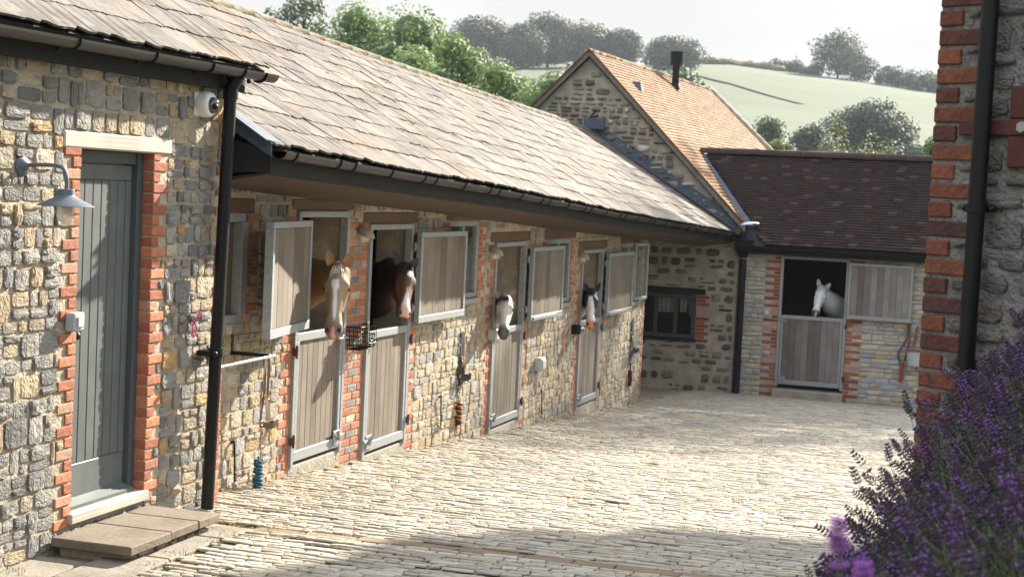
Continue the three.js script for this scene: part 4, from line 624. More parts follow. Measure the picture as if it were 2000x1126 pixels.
// ---------- the gabled barn at the end of the yard ----------
const TILE = Array.from({ length: 4 }, (_, k) => { const g = cbox(1, 1, 1, 0.0, k); g.translate(0, 0.5, 0); return g; });
{ // thin box faces only: keep the cheap version
  for (let k = 0; k < 4; k++) { const g = clean(new THREE.BoxGeometry(1, 1, 1)); g.translate(0, 0.5, 0.5); { const p = g.attributes.position; for (let i = 0; i < p.count; i++) p.setZ(i, p.getZ(i) - 1.15 * p.getY(i)); g.computeVertexNormals(); } const u = g.attributes.uv; for (let i = 0; i < u.count; i++) u.setXY(i, u.getX(i) * 0.16 + k * 0.23, u.getY(i) * 0.1 + k * 0.17); TILE[k] = g; }
}
const tileM = (c) => matP(c, { map: T.brick, roughness: 0.85, specularIntensity: 0.25, bumpMap: T.mortarB, bumpScale: 0.003 });
const PALT = { orange: [[0.25, 0.125, 0.06], [0.215, 0.10, 0.048], [0.29, 0.165, 0.09], [0.25, 0.145, 0.075], [0.33, 0.24, 0.16]].map(tileM), brown: [[0.045, 0.027, 0.024], [0.034, 0.022, 0.021], [0.055, 0.031, 0.026], [0.042, 0.028, 0.029], [0.095, 0.062, 0.055]].map(tileM) };
const barn = thing('gabled_barn', 'stone barn with a rubble gable and steep orange tiled roof behind the stables', 'barn', [-8.7, -4.0, -33]);
{
  const F = FZ(-33.0), apex = [-8.7, 3.0], er = [-5.3, -0.4], el = [-12.1, -0.4];
  const win = [-7.45, -6.15, -2.95, -2.0];
  const wall = M3('gable_wall', slabWall(F, [[-12.1, -4.6], [-5.3, -4.6], er, apex, el], [win], -0.45, 0), M.mortarCool, barn);
  const bricks = jamb(win[1] + 0.005, 1, win[2] - 0.05, win[3], 0.0765, 0.28, 0.2);
  const lint = [-7.6, -5.96, -1.995, -1.87];
  const obs = [...obsOf(bricks), win, lint];
  const rub = lay({ a0: -7.9, a1: -5.33, b0: -4.1, b1: -0.6, rowH: [0.12, 0.26], wid: [0.13, 0.40], gap: 0.05, obs, seed: 41, split: 0.2, keep: (a, b) => (hash3(Math.floor(a * 90), Math.floor(b * 90), 3, 1) < 0.74) });
  setStones(F, rub, wall, { geos: RUBBLE, pal: PAL.rubble, pick: pickW(PAL.rubble, [3, 2, 2, 2]), depth: 0.045, dvar: 0.5, tilt: 0.2, name: 'rubble_stone' });
  const gb = lay({ a0: -12, a1: -5.3, b0: -0.5, b1: 3.0, rowH: [0.09, 0.21], wid: [0.11, 0.34], gap: 0.028, seed: 42, split: 0.45, keep: (a, b, w, h) => b + h / 2 < 3.0 - Math.abs(a + 8.7) - w / 2 - 0.05 && b - h / 2 > (a > -8.7 ? mix(1.3, -0.75, (a + 8.7) / 3.4) : 1.2) });
  setStones(F, gb, wall, { geos: RUBBLE, pal: PAL.gable, pick: pickW(PAL.gable, [3, 3, 2.5, 3, 1.2, 1.2, 1.0]), depth: 0.05, dvar: 0.5, tilt: 0.16 });
  setBricks(F, bricks, wall, { pal: PAL.brickDull, seed: 6, proud: 0.008 });
  M3('lintel', bx(F, ...lint, -0.2, 0.03, 0.008), M.fascia, barn);
  const w = glazed(F, barn, win[0] + 0.01, win[1] - 0.01, win[2] + 0.01, win[3] - 0.01, -0.02, { lights: 3, fw: 0.085, m: mat([0.05, 0.055, 0.062], { roughness: 0.6 }) });
  M3('window_sill', bx(F, win[0] - 0.03, win[1] + 0.03, win[2] - 0.06, win[2], -0.1, 0.04), M.fascia, barn);
  // curtains tied back and a pale blind behind the glass
  const curt = mat([0.42, 0.38, 0.30], { roughness: 1, map: T.leaf });
  const fold = (a0, a1, b0, b1, tie) => { const g = new THREE.PlaneGeometry(a1 - a0, b1 - b0, 16, 8), p = g.attributes.position; for (let i = 0; i < p.count; i++) { const x = p.getX(i), y = p.getY(i), v = 0.5 - y / (b1 - b0); p.setX(i, x + tie * Math.pow(clamp(v, 0, 1), 0.7) * (a1 - a0) * 0.5 * (0.5 - x / (a1 - a0) * Math.sign(tie))); p.setZ(i, 0.018 * Math.sin(x * 60)); } g.translate((a0 + a1) / 2, (b0 + b1) / 2, -0.17); g.applyMatrix4(F.m); g.computeVertexNormals(); return g; };
  M3('curtain', merge([fold(-6.98, -6.66, -2.42, -2.02, 0)]), curt, w); M3('curtain', merge([fold(-6.52, -6.34, -2.4, -2.02, -0.5), fold(-6.36, -6.2, -2.45, -2.02, 0.5)]), curt, w);
  M3('room', merge([plate([[-7.7, -4.5, -34.6], [-5.6, -4.5, -34.6], [-5.6, -0.6, -34.6], [-7.7, -0.6, -34.6]], 0.05), bx(FZ(-34), -7.8, -7.7, -4.5, -0.6, -0.6, 0.55), bx(FZ(-34), -5.6, -5.5, -4.5, -0.6, -0.6, 0.55), bx(FZ(-34), -7.7, -5.6, -1.0, -0.9, -0.6, 0.55)]), M.inner, barn);
  // roof: right slope with a far hip, left slope, deck
  const nR = [-8.78, 3.04], ZF = -48, zn = -32.86, L = 3.5 * Math.SQRT2, c = Math.SQRT1_2;
  const ridge = (z) => 3.05 + (z < -33 ? (-33 - z) * 0.021 : 0), rx = (z) => -8.7 - (z < -33 ? (-33 - z) * 0.016 : 0);
  const deck = M3('roof', merge([plate([[-5.2, -0.53, zn], [-5.2, -0.55, ZF - 3.2], [rx(ZF), ridge(ZF) - 0.05, ZF], [-8.7, 3.0, zn]], 0.08), plate([[-8.7, 3.03, zn], [rx(ZF), ridge(ZF) - 0.02, ZF], [-12.25, -0.5, ZF - 3], [-12.25, -0.5, zn]], 0.08)]), M.fascia, barn);
  const P = (s, t) => { const z = zn - s, k = t / L; return V(mix(-5.2, rx(z), k), mix(-0.47, ridge(z) + 0.02, k) + 0.02 * (fbm(s * 0.4, t * 0.5, 4, 2, 3) - 0.5), z); };
  const wingTop = (x, y, z) => { const k = (-32.7 - z) / 2.8; return k > 0 && k < 1 ? mix(-0.89, 1.05, k) : k >= 1 ? 1.05 - (k - 1) * 1.9 : -9; };
  roofing(P, 15.1 + 3.1, L, deck, { row: 0.098, wid: [0.16, 0.175], thick: 0.024, seed: 51, pal: PALT.orange, geos: TILE, name: 'roof_tile', stag: true, lap: 1.5, jit: 0.7, cap: 300, gap: 0.006, keep: (s, t) => { const p = P(s, t); return p.y > wingTop(p.x, p.y, p.z) + 0.0 && s < 15.1 + 3.05 * (1 - t / L) && p.y > -0.52; }, pick: (r) => PALT.orange[(r.c < 0.12 ? 4 : r.c < 0.35 ? 2 : r.c < 0.6 ? 0 : r.c < 0.8 ? 1 : 3)] });
  // ridge and hip, bedded in pale mortar
  const R = rng(55), bed = mat([0.55, 0.49, 0.40], { map: T.mortar, bumpMap: T.mortarB, bumpScale: 0.015 });
  for (let z = zn; z > ZF; z -= 0.33) { const g = new THREE.CylinderGeometry(0.12, 0.13, 0.325, 8, 1, false, -Math.PI / 2, Math.PI); g.rotateX(Math.PI / 2); const o = M3('ridge_tile', g, R() < 0.5 ? bed : PALT.orange[2], deck); o.position.set(rx(z), ridge(z) + 0.0 + R() * 0.012, z - 0.16); }
  const hip0 = V(rx(ZF), ridge(ZF) + 0.02, ZF), hip1 = V(-5.2, -0.35, ZF - 3.0); for (let i = 0; i < 17; i++) { const a = hip0.clone().lerp(hip1, i / 17), b = hip0.clone().lerp(hip1, (i + 0.96) / 17); M3('hip_tile', bar(a.toArray(), b.toArray(), 0.10, 8, 0.115), bed, deck); }
  // verge: undercloak, mortar and a dark barge line on both rakes
  const rake = (sx) => { const e = sx > 0 ? [-5.2, -0.5] : [-12.2, -0.5]; return plateV([-8.7, 3.06], e, -32.85, 0.085); };
  function plateV(p, q, z, h) { const d = [q[0] - p[0], q[1] - p[1]], k = h * Math.SQRT2; return polyBox([[p[0], p[1]], [q[0], q[1]], [q[0], q[1] - k], [p[0], p[1] - k]], z - 0.16, z); }
  function polyBox(pts, z0, z1) { const s = new THREE.Shape(pts.map(p => new THREE.Vector2(...p))); const g = new THREE.ExtrudeGeometry(s, { depth: z1 - z0, bevelEnabled: false }); g.translate(0, 0, z0); return g; }
  M3('verge', merge([rake(1), rake(-1)]), mat([0.20, 0.17, 0.145], { map: T.mortar, roughness: 1 }), barn);
  const vt = []; for (const sx of [1, -1]) for (let i = 0; i < 48; i++) { const k = (i + 0.5) / 48, x = -8.7 + sx * 3.5 * k, y = 3.08 - 3.53 * k; const g = new THREE.BoxGeometry(0.115, 0.02, 0.17); g.rotateZ(-sx * Math.PI / 4 + 0.03); g.translate(x, y, -32.9 + (R() - 0.5) * 0.012); vt.push(g); } M3('verge_tiles', merge(vt), PALT.orange[1], barn, 'stuff');
  // lead: the abutment over the slates, the ridge saddle, the valley and its lip
  const fl = (k) => [mix(-8.72, -5.36, k), mix(ridgeY(-32.9) + 0.03, eaveY(-32.9) + 0.05, k)]; const f0 = fl(0.02), f1 = fl(1);
  M3('lead_flashing', merge([plate([[f1[0], f1[1] + 0.02, -32.74], [f1[0], f1[1] + 0.02, -32.99], [f0[0], f0[1] + 0.02, -32.99], [f0[0], f0[1] + 0.02, -32.74]], 0.015), plate([[f0[0], f0[1] + 0.24, -32.972], [f0[0], f0[1], -32.972], [f1[0], f1[1], -32.972], [f1[0], f1[1] + 0.24, -32.972]], 0.01), bx(FZ(-32.9), -8.75, -8.3, 1.38, 1.62, -0.05, 0.07, 0.01)]), M.lead, barn);
  M3('rod', bar([-8.75, 1.45, -32.85], [-8.5, 1.78, -32.85], 0.02), M.black, barn);
  M3('valley_lead', merge([plate([[-5.18, -0.47, -32.95], [-5.02, -0.50, -32.95], [-6.66, 1.09, -35.5], [-6.78, 1.13, -35.5]], 0.015)]), M.lead, barn);
  { const g = new THREE.SphereGeometry(0.16, 18, 8, 0, Math.PI * 2, 0, 1.4); g.scale(1.25, 0.4, 0.8); g.rotateZ(0.15); g.translate(-5.05, -0.47, -32.55); M3('valley_lip', g, mat([0.5, 0.55, 0.6], { roughness: 0.35, metalness: 0.5 }), barn); }
  // lead slate vent and black flue
  { const p = P(1.7, L - 1.0), g = plate([[-0.14, 0, 0.12], [0.02, -0.02, -0.16], [0.0, 0.05, -0.02], [-0.02, 0.06, 0.0]], 0.02); M3('roof_vent', merge([polyGeo([[p.x - 0.12, p.y + 0.14, p.z + 0.14], [p.x + 0.13, p.y - 0.1, p.z + 0.10], [p.x + 0.10, p.y + 0.0, p.z - 0.16], [p.x + 0.06, p.y + 0.16, p.z + 0.02]], [[0, 1, 3], [1, 2, 3], [0, 3, 2], [0, 2, 1]])]), M.lead, barn); }
  const fx = -8.42, fz = -40.6; M3('flue', merge([bar([fx, 2.6, fz], [fx, 3.5, fz], 0.095, 16), bar([fx, 2.82, fz], [fx, 2.95, fz], 0.15, 14, 0.1), bar([fx, 3.42, fz], [fx, 3.75, fz], 0.165, 20), bar([fx, 3.75, fz], [fx, 3.77, fz], 0.178, 20)]), M.black, barn);
  done(barn);
}

// ---------- the low wing across the end of the yard ----------
const wing = thing('stable_wing', 'low stone wing with dark brown tiled roof and one half door, across the yard end', 'stable', [-2, -4.0, -33]);
{
  const F = FZ(-33.06), d = { a0: -4.42, a1: -3.03, bT: -1.08, bM: -2.3, bB: -3.74, hinge: 1, seed: 61 };
  const hole = [d.a0 - 0.005, d.a1 + 0.005, d.bB - 0.1, d.bT + 0.005];
  const wall = M3('wall', slabWall(F, [[-5.3, -4.6], [4, -4.6], [4, -0.88], [-5.3, -0.88]], [hole], -0.4, 0), M.mortarCool, wing);
  const bricks = [...jamb(d.a0 - 0.006, -1, -4.0, d.bT, 0.0765, 0.31, 0.13), ...jamb(d.a1 + 0.006, 1, -4.0, d.bT, 0.0765, 0.31, 0.13, 1)];
  const rects = lay({ a0: -5.28, a1: -0.9, b0: -4.15, b1: -0.9, rowH: [0.075, 0.135], wid: [0.14, 0.32], gap: 0.018, obs: [...obsOf(bricks), hole], seed: 62, split: 0.15 });
  setStones(F, rects, wall, { geos: DRESSED, pal: PAL.wing, pick: pickW(PAL.wing, [3, 2.5, 2, 3, 1, 3, 2.5]), depth: 0.02, dvar: 0.5, tilt: 0.05 });
  const R0 = rng(63); setBricks(F, bricks.map(b => ({ ...b, m: R0() < 0.22 ? PAL.brickDull[3] : undefined })), wall, { pal: PAL.brickDull.slice(0, 3), seed: 64, proud: 0.006 });
  stableDoor(F, wing, { ...d, pal: PAL.plankGrey, planks: 9 });
  M3('door_sill', bx(F, d.a0 - 0.03, d.a1 + 0.03, -4.3, d.bB - 0.09, -0.4, 0.25, 0.02), M.concrete, wing);
  shutter(Fr([-3.02, -2.28, -32.99], [1, 0, 0.03]), wing, 1.28, 1.14, { seed: 65, pal: PAL.plankGrey, planks: 9 });
  M3('plinth', bx(F, -2.95, 3.9, -4.3, -3.93, 0.02, 0.12, 0.02), M.concrete, wing);
  const e = [-0.88, -32.72], r = [1.04, -35.5], L = Math.hypot(r[0] - e[0], r[1] - e[1]), sn = (r[0] - e[0]) / L, cs = (e[1] - r[1]) / L;
  const P = (s, t) => V(-7.3 + s, e[0] + 0.01 + sn * t, e[1] + 0.01 - cs * t);
  const deck = M3('roof', merge([plate([[-5.25, e[0] - 0.02, e[1]], [4.2, e[0] - 0.02, e[1]], [4.2, r[0] - 0.02, r[1]], [-6.75, r[0] - 0.02, r[1]]], 0.07), plate([[4.2, r[0] - 0.02, r[1]], [4.2, e[0], -38.3], [-6.75, e[0], -38.3], [-6.75, r[0] - 0.02, r[1]]], 0.07)]), M.fascia, wing);
  roofing(P, 11.4, L, deck, { row: 0.1, wid: [0.165, 0.18], thick: 0.030, seed: 66, pal: PALT.brown, geos: TILE, name: 'roof_tile', stag: true, lap: 1.5, jit: 0.6, gap: 0.006, keep: (s, t) => { const p = P(s, t); return p.x > -5.69 - p.y + 0.12 && p.x < 4.2; }, pick: (q) => PALT.brown[q.c < 0.05 ? 4 : Math.floor(q.d * 4)] });
  const R = rng(67); for (let x = -6.7; x < 4.2; x += 0.45) { const g = new THREE.CylinderGeometry(0.13, 0.135, 0.44, 8, 1, false, 0, Math.PI); g.rotateZ(Math.PI / 2); g.rotateX(0); const o = M3('ridge_tile', g, mat([0.05 + R() * 0.02, 0.038, 0.033], { map: T.dirt }), deck); o.position.set(x + 0.22, r[0] + 0.005 + R() * 0.008, r[1]); }
  M3('fascia_board', merge([bx(FZ(-32.8), -5.2, 4, -1.06, -0.92, -0.03, 0.0)]), M.fascia, wing);
  const gp = halfRound(0.06, 0.005), gg = sweep([[0, 0, 0], [0, 0, -9.2]], gp); gg.rotateY(-Math.PI / 2); gg.translate(-5.2, -0.92, -32.68); M3('gutter', gg, M.black, wing);
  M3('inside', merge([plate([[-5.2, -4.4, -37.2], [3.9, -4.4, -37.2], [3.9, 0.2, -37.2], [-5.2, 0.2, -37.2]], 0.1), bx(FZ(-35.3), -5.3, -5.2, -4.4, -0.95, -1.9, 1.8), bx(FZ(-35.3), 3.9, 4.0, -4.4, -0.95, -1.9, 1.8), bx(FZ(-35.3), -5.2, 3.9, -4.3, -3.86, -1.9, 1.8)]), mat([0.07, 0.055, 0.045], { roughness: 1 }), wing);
  // hopper and downpipe in the corner
  const pp = M3('downpipe', merge([bar([-5.2, -1.2, -32.93], [-5.2, -4.02, -32.93], 0.075, 16), bar([-5.2, -2.9 - 0.5, -32.93], [-5.2, -3.3, -32.93], 0.09, 16)]), M.black, wing);
  M3('hopper', merge([bx(FZ(-32.84), -5.36, -5.02, -1.0, -0.8, -0.13, 0.1, 0.01), bx(FZ(-32.84), -5.39, -4.99, -0.82, -0.78, -0.15, 0.12, 0.008), (() => { const g = new THREE.CylinderGeometry(0.21, 0.09, 0.16, 4, 1); g.rotateY(Math.PI / 4); g.scale(1, 1, 0.75); g.translate(-5.19, -1.08, -32.86); return g; })(), bar([-5.22, -0.62, -32.8], [-5.22, -0.8, -32.8], 0.06, 12)]), M.black, pp);
  done(wing);
}

// ---------- the building at the near right: brick quoins, rubble, a tie plate ----------
{
  const th = 33 * Math.PI / 180, F = Fr([-0.312, 0, -6.75], [Math.cos(th), 0, Math.sin(th)]);
  const t = thing('brick_cornered_building', 'dark rubble building with red brick corner and black downpipe at the right edge', 'building', [-0.312, -2.5, -6.75]);
  const wall = M3('wall', slabWall(F, [[0.004, -2.8], [3.2, -2.8], [3.2, 2.6], [0.004, 2.6]], [], -3.0, 0), mat([0.20, 0.19, 0.18], { map: T.mortar, bumpMap: T.mortarB, bumpScale: 0.03 }), t);
  const bricks = []; let k = 0; for (let b = -1.5; b < 2.5; b += 0.0775, k++) { const w = k % 2 ? 0.115 : 0.205; bricks.push({ a: w / 2, b: b + 0.033, w: w - 0.004, h: 0.062, d: 0.11 }); }
  setBricks(F, bricks, wall, { pal: PAL.brickOld, seed: 71, proud: 0.012 });
  const pr = [[0.19, 0.18, 0.17], [0.14, 0.135, 0.13], [0.24, 0.225, 0.21], [0.17, 0.15, 0.13]].map(c => stoneM(c, { bumpScale: 0.03 }));
  const rects = lay({ a0: 0.12, a1: 1.0, b0: -1.5, b1: 2.5, rowH: [0.06, 0.17], wid: [0.08, 0.24], gap: 0.022, obs: obsOf(bricks), seed: 72, split: 0.3 });
  setStones(F, rects, wall, { geos: RUBBLE, pal: pr, pick: pickW(pr, [3, 2, 1.4, 2]), depth: 0.02, dvar: 0.6, tilt: 0.2, name: 'rubble_stone' });
  const pipe = M3('downpipe', merge([bar(F.at(0.285, 2.6, 0.07).toArray(), F.at(0.262, -2.4, 0.07).toArray(), 0.034, 18)]), M.black, t);
  M3('pipe_bracket', merge([bar(F.at(0.272, 0.0, 0.07).toArray(), F.at(0.272, 0.035, 0.07).toArray(), 0.042, 18), bx(F, 0.20, 0.345, 0.004, 0.03, 0.03, 0.055, 0.006), sph(F.at(0.21, 0.017, 0.06).toArray(), 0.012), sph(F.at(0.335, 0.017, 0.06).toArray(), 0.012)]), M.black, pipe);
  M3('tie_plate', merge([bx(F, 0.135, 0.80, 0.306, 0.37, 0.004, 0.03, 0.006), bx(F, 0.365, 0.57, 0.372, 0.50, 0.004, 0.03, 0.006), bx(F, 0.365, 0.57, 0.18, 0.304, 0.004, 0.03, 0.006)]), M.rust, t);
  const nut = new THREE.CylinderGeometry(0.022, 0.022, 0.03, 6); nut.rotateX(Math.PI / 2); nut.translate(0.44, 0.338, 0.045); nut.applyMatrix4(F.m); M3('nut', nut, M.galv, t);
  const cap = M3('roof', plate([F.at(-0.25, 2.6, 0.25).toArray(), F.at(3.4, 2.6, 0.25).toArray(), F.at(3.4, 4.4, -1.6).toArray(), F.at(-0.25, 4.4, -1.6).toArray()], 0.08), slateM([0.2, 0.17, 0.15]), t);
  done(t);
}

// ---------- horses: one continuous head and neck each, meshed from a smooth field ----------
function surfaceNet(f, lo, hi, h) {
  const n = [0, 1, 2].map(k => Math.ceil((hi[k] - lo[k]) / h) + 1), [nx, ny, nz] = n, F = new Float32Array(nx * ny * nz), id = new Int32Array(nx * ny * nz).fill(-1), pos = [], idx = [];
  const at = (i, j, k) => i + nx * (j + ny * k);
  for (let k = 0; k < nz; k++) for (let j = 0; j < ny; j++) for (let i = 0; i < nx; i++) F[at(i, j, k)] = f(lo[0] + i * h, lo[1] + j * h, lo[2] + k * h);
  const E = []; for (let a = 0; a < 8; a++) for (let b = 0; b < 3; b++) if (!(a & (1 << b))) E.push([a, a | (1 << b)]);
  for (let k = 0; k + 1 < nz; k++) for (let j = 0; j + 1 < ny; j++) for (let i = 0; i + 1 < nx; i++) {
    const v = []; let m = 0; for (let c = 0; c < 8; c++) { const x = F[at(i + (c & 1), j + ((c >> 1) & 1), k + (c >> 2))]; v.push(x); if (x < 0) m |= 1 << c; } if (m === 0 || m === 255) continue;
    let x = 0, y = 0, z = 0, q = 0; for (const [a, b] of E) if ((v[a] < 0) !== (v[b] < 0)) { const t = v[a] / (v[a] - v[b]); x += mix(a & 1, b & 1, t); y += mix((a >> 1) & 1, (b >> 1) & 1, t); z += mix(a >> 2, b >> 2, t); q++; }
    id[at(i, j, k)] = pos.length / 3; pos.push(lo[0] + (i + x / q) * h, lo[1] + (j + y / q) * h, lo[2] + (k + z / q) * h);
  }
  const quad = (a, b, c, d, flip) => { if (a < 0 || b < 0 || c < 0 || d < 0) return; flip ? idx.push(a, c, b, a, d, c) : idx.push(a, b, c, a, c, d); };
  for (let k = 1; k + 1 < nz; k++) for (let j = 1; j + 1 < ny; j++) for (let i = 1; i + 1 < nx; i++) {
    const s = F[at(i, j, k)] < 0;
    if (s !== F[at(i + 1, j, k)] < 0) quad(id[at(i, j - 1, k - 1)], id[at(i, j, k - 1)], id[at(i, j, k)], id[at(i, j - 1, k)], !s);
    if (s !== F[at(i, j + 1, k)] < 0) quad(id[at(i - 1, j, k - 1)], id[at(i - 1, j, k)], id[at(i, j, k)], id[at(i, j, k - 1)], !s);
    if (s !== F[at(i, j, k + 1)] < 0) quad(id[at(i - 1, j - 1, k)], id[at(i, j - 1, k)], id[at(i, j, k)], id[at(i - 1, j, k)], !s);
  }
  const g = new THREE.BufferGeometry(); g.setAttribute('position', new THREE.Float32BufferAttribute(pos, 3)); g.setIndex(idx); g.computeVertexNormals(); return g;
}
const smin = (a, b, k) => { const h = Math.max(k - Math.abs(a - b), 0) / k; return Math.min(a, b) - h * h * k * 0.25; };
function capsule(p, a, b, r1, r2) { const dx = b[0] - a[0], dy = b[1] - a[1], dz = b[2] - a[2], L = dx * dx + dy * dy + dz * dz; const t = clamp(((p[0] - a[0]) * dx + (p[1] - a[1]) * dy + (p[2] - a[2]) * dz) / (L || 1), 0, 1); return Math.hypot(p[0] - a[0] - dx * t, p[1] - a[1] - dy * t, p[2] - a[2] - dz * t) - mix(r1, r2, t); }
function horse(o) {
  const P = V(...o.poll), N = V(...o.nose), a = N.clone().sub(P), sc = a.length() / 0.6; a.normalize();
  const f = V(...o.face); f.addScaledVector(a, -f.dot(a)).normalize(); const l = a.clone().cross(f); // lateral
  const H = (t, ff, ll) => P.clone().addScaledVector(a, t * sc).addScaledVector(f, ff * sc).addScaledVector(l, ll * sc);
  const B = V(...o.base), d = V();
  const toH = (x, y, z) => { d.set(x, y, z).sub(P); return [d.dot(a) / sc, d.dot(f) / sc, d.dot(l) / sc]; };
  const crest0 = H(0.03, -0.09, 0), throat0 = H(0.13, -0.17, 0), up = V(0, 1, 0), mid = crest0.clone().lerp(B, 0.45).addScaledVector(up, 0.05 + (o.arch || 0)), midT = throat0.clone().lerp(B, 0.45).addScaledVector(up, -0.05);
  const arr = (v) => [v.x, v.y, v.z], Bc = arr(B.clone().addScaledVector(up, 0.16)), Bt = arr(B.clone().addScaledVector(up, -0.12)), c0 = arr(crest0), t0 = arr(throat0), mc = arr(mid), mt = arr(midT);
  const back = arr(B.clone().add(V(...(o.back || [-0.35, -0.1, -0.1]))));
  const headF = (t, ff, ll) => {
    const al = Math.abs(ll); let D = capsule([t, ff, ll], [0.035, -0.055, 0], [0.17, -0.06, 0], 0.078, 0.088);
    D = smin(D, capsule([t, ff, ll * 1.08], [0.15, -0.035, 0], [0.5, -0.04, 0], 0.074, 0.052), 0.05);
    D = smin(D, capsule([t, ff, ll * 1.45], [0.19, -0.13, 0], [0.25, -0.13, 0], 0.098, 0.09), 0.04);
    D = smin(D, capsule([t, ff, ll * 1.1], [0.26, -0.15, 0], [0.54, -0.085, 0], 0.05, 0.036), 0.05);
    D = smin(D, capsule([t, ff, ll * 0.95], [0.48, -0.055, 0], [0.555, -0.052, 0], 0.054, 0.056), 0.05);
    D = smin(D, capsule([t, ff, al], [0.52, -0.035, 0.042], [0.558, -0.032, 0.042], 0.027, 0.026), 0.03);
    D = smin(D, capsule([t, ff, ll * 0.8], [0.585, -0.075, 0], [0.582, -0.09, 0], 0.03, 0.026), 0.03);
    D = smin(D, capsule([t, ff, al], [0.165, -0.028, 0.075], [0.195, -0.03, 0.079], 0.030, 0.026), 0.03);
    D = smin(D, capsule([t, ff, al], [0.22, -0.06, 0.070], [0.38, -0.055, 0.052], 0.027, 0.016), 0.025);
    D = Math.max(D, -capsule([t, ff, al], [0.545, -0.004, 0.054], [0.572, -0.018, 0.040], 0.012, 0.008));
    D = Math.max(D, -capsule([t, ff, al], [0.2, -0.038, 0.108], [0.2, -0.038, 0.112], 0.016, 0.016));
    return D * sc;
  };
  const field = (x, y, z) => {
    const [t, ff, ll] = toH(x, y, z); let D = t > -0.4 && t < 0.8 && Math.abs(ff) < 0.5 && Math.abs(ll) < 0.4 ? headF(t, ff, ll) : 0.3;
    const p = [x, y, z]; let n = capsule(p, c0, mc, 0.078 * sc, 0.105 * sc); n = smin(n, capsule(p, mc, Bc, 0.105 * sc, 0.17), 0.06); n = smin(n, capsule(p, t0, mt, 0.07 * sc, 0.125 * sc), 0.16); n = smin(n, capsule(p, mt, Bt, 0.125 * sc, 0.21), 0.16); n = smin(n, capsule(p, arr(B), back, 0.26, 0.34), 0.12);
    return smin(D, n, 0.045);
  };
  const ext = [H(0, 0, 0), H(0.62, 0, 0), H(0.3, -0.2, 0.1), H(0.3, -0.2, -0.1), B, V(...back)], lo = [1e9, 1e9, 1e9], hi = [-1e9, -1e9, -1e9]; ext.forEach((p, i) => arr(p).forEach((v, k) => { const m = i >= 4 ? (i === 5 ? 0.40 : 0.34) : 0.17; lo[k] = Math.min(lo[k], v - m); hi[k] = Math.max(hi[k], v + m); }));
  const g0 = surfaceNet(field, lo, hi, o.cell || 0.0125);
  // ears, joined to the same body surface
  const ears = []; for (const s of [-1, 1]) {
    const b = H(-0.005, -0.075, s * 0.058), dir = a.clone().multiplyScalar(-0.95).addScaledVector(l, s * (o.earOut ?? 0.32)).addScaledVector(f, o.earFwd ?? 0.12).normalize(), sd = l.clone().addScaledVector(dir, -l.dot(dir)).normalize(), fr = dir.clone().cross(sd).normalize(); if (fr.dot(f) < 0) fr.negate();
    const pos = [], ix = [], nu = 9, nv = 6; for (const side of [1, -1]) for (let i = 0; i <= nu; i++) for (let j = 0; j <= nv; j++) { const u = i / nu, v = j / nv * 2 - 1, w = 0.040 * sc * Math.pow(Math.max(0, Math.sin(Math.PI * Math.pow(0.16 + u * 0.84, 0.85))), 0.75) + 0.001, dep = side > 0 ? -0.012 * (1 - v * v) * Math.sin(Math.PI * Math.min(1, 0.25 + u)) : -0.030 * (1 - v * v) * (1 - u * 0.6); const q = b.clone().addScaledVector(dir, u * 0.155 * sc * (o.earLen || 1)).addScaledVector(sd, v * w + s * 0.012 * u * u).addScaledVector(fr, dep * sc + 0.012 * Math.sin(u * 2)); pos.push(q.x, q.y, q.z); }
    for (let q = 0; q < 2; q++) for (let i = 0; i < nu; i++) for (let j = 0; j < nv; j++) { const A = q * (nu + 1) * (nv + 1) + i * (nv + 1) + j, b2 = A + nv + 1; q ? ix.push(A, A + 1, b2 + 1, A, b2 + 1, b2) : ix.push(A, b2 + 1, A + 1, A, b2, b2 + 1); }
    const g = new THREE.BufferGeometry(); g.setAttribute('position', new THREE.Float32BufferAttribute(pos, 3)); g.setIndex(ix); g.computeVertexNormals(); g.userData.ear = true; ears.push(g);
  }
  const tint = (g, fn) => { const p = g.attributes.position, c = new Float32Array(p.count * 3); for (let i = 0; i < p.count; i++) { const x = p.getX(i), y = p.getY(i), z = p.getZ(i), [t, ff, ll] = toH(x, y, z), k = fn(t, ff, ll, x, y, z), v = 0.88 + 0.24 * fbm(x * 40, y * 14, z * 40, 2, 3); c[3 * i] = k[0] * v; c[3 * i + 1] = k[1] * v; c[3 * i + 2] = k[2] * v; } g.setAttribute('color', new THREE.BufferAttribute(c, 3)); return g; };
  const coat = (t, ff, ll, x, y, z) => { const w = fbm(t * 30, ll * 30, ff * 30, 2, 8) - 0.5; let c = o.coat(t, ff, ll, w, x, y, z); const nd = Math.hypot(t - 0.558, ff + 0.010, Math.abs(ll) - 0.050); if (nd < 0.027) c = mixC(c, [0.012, 0.01, 0.01], 1 - smooth(0.014, 0.027, nd)); const ed = Math.hypot(t - 0.195, ff + 0.034, Math.abs(ll) - 0.1); if (ed < 0.032) c = mixC(c, [0.02, 0.015, 0.012], 1 - smooth(0.016, 0.032, ed)); if (t > 0.572 && Math.abs(ff + 0.062) < 0.007) c = mixC(c, [0.02, 0.015, 0.015], 0.7); return c; };
  const body = merge([tint(g0, coat), ...ears.map(g => tint(g, (t, ff, ll) => o.ear || o.coat(0.1, -0.1, ll, 0)))]);
  const t = thing('horse', o.label, 'horse', [B.x, yardY(B.z) - 0.05, B.z]);
  M3('body', body, mat([1, 1, 1], { vertexColors: true, roughness: 0.55, bumpMap: T.woodB, bumpScale: 0.0004 }), t);
  M3('eyes', merge([-1, 1].map(s => sph(H(0.198, -0.036, s * 0.094).toArray(), 0.0185 * sc, 1, 1, 1, 14))), mat([0.008, 0.006, 0.005], { roughness: 0.06 }), t);
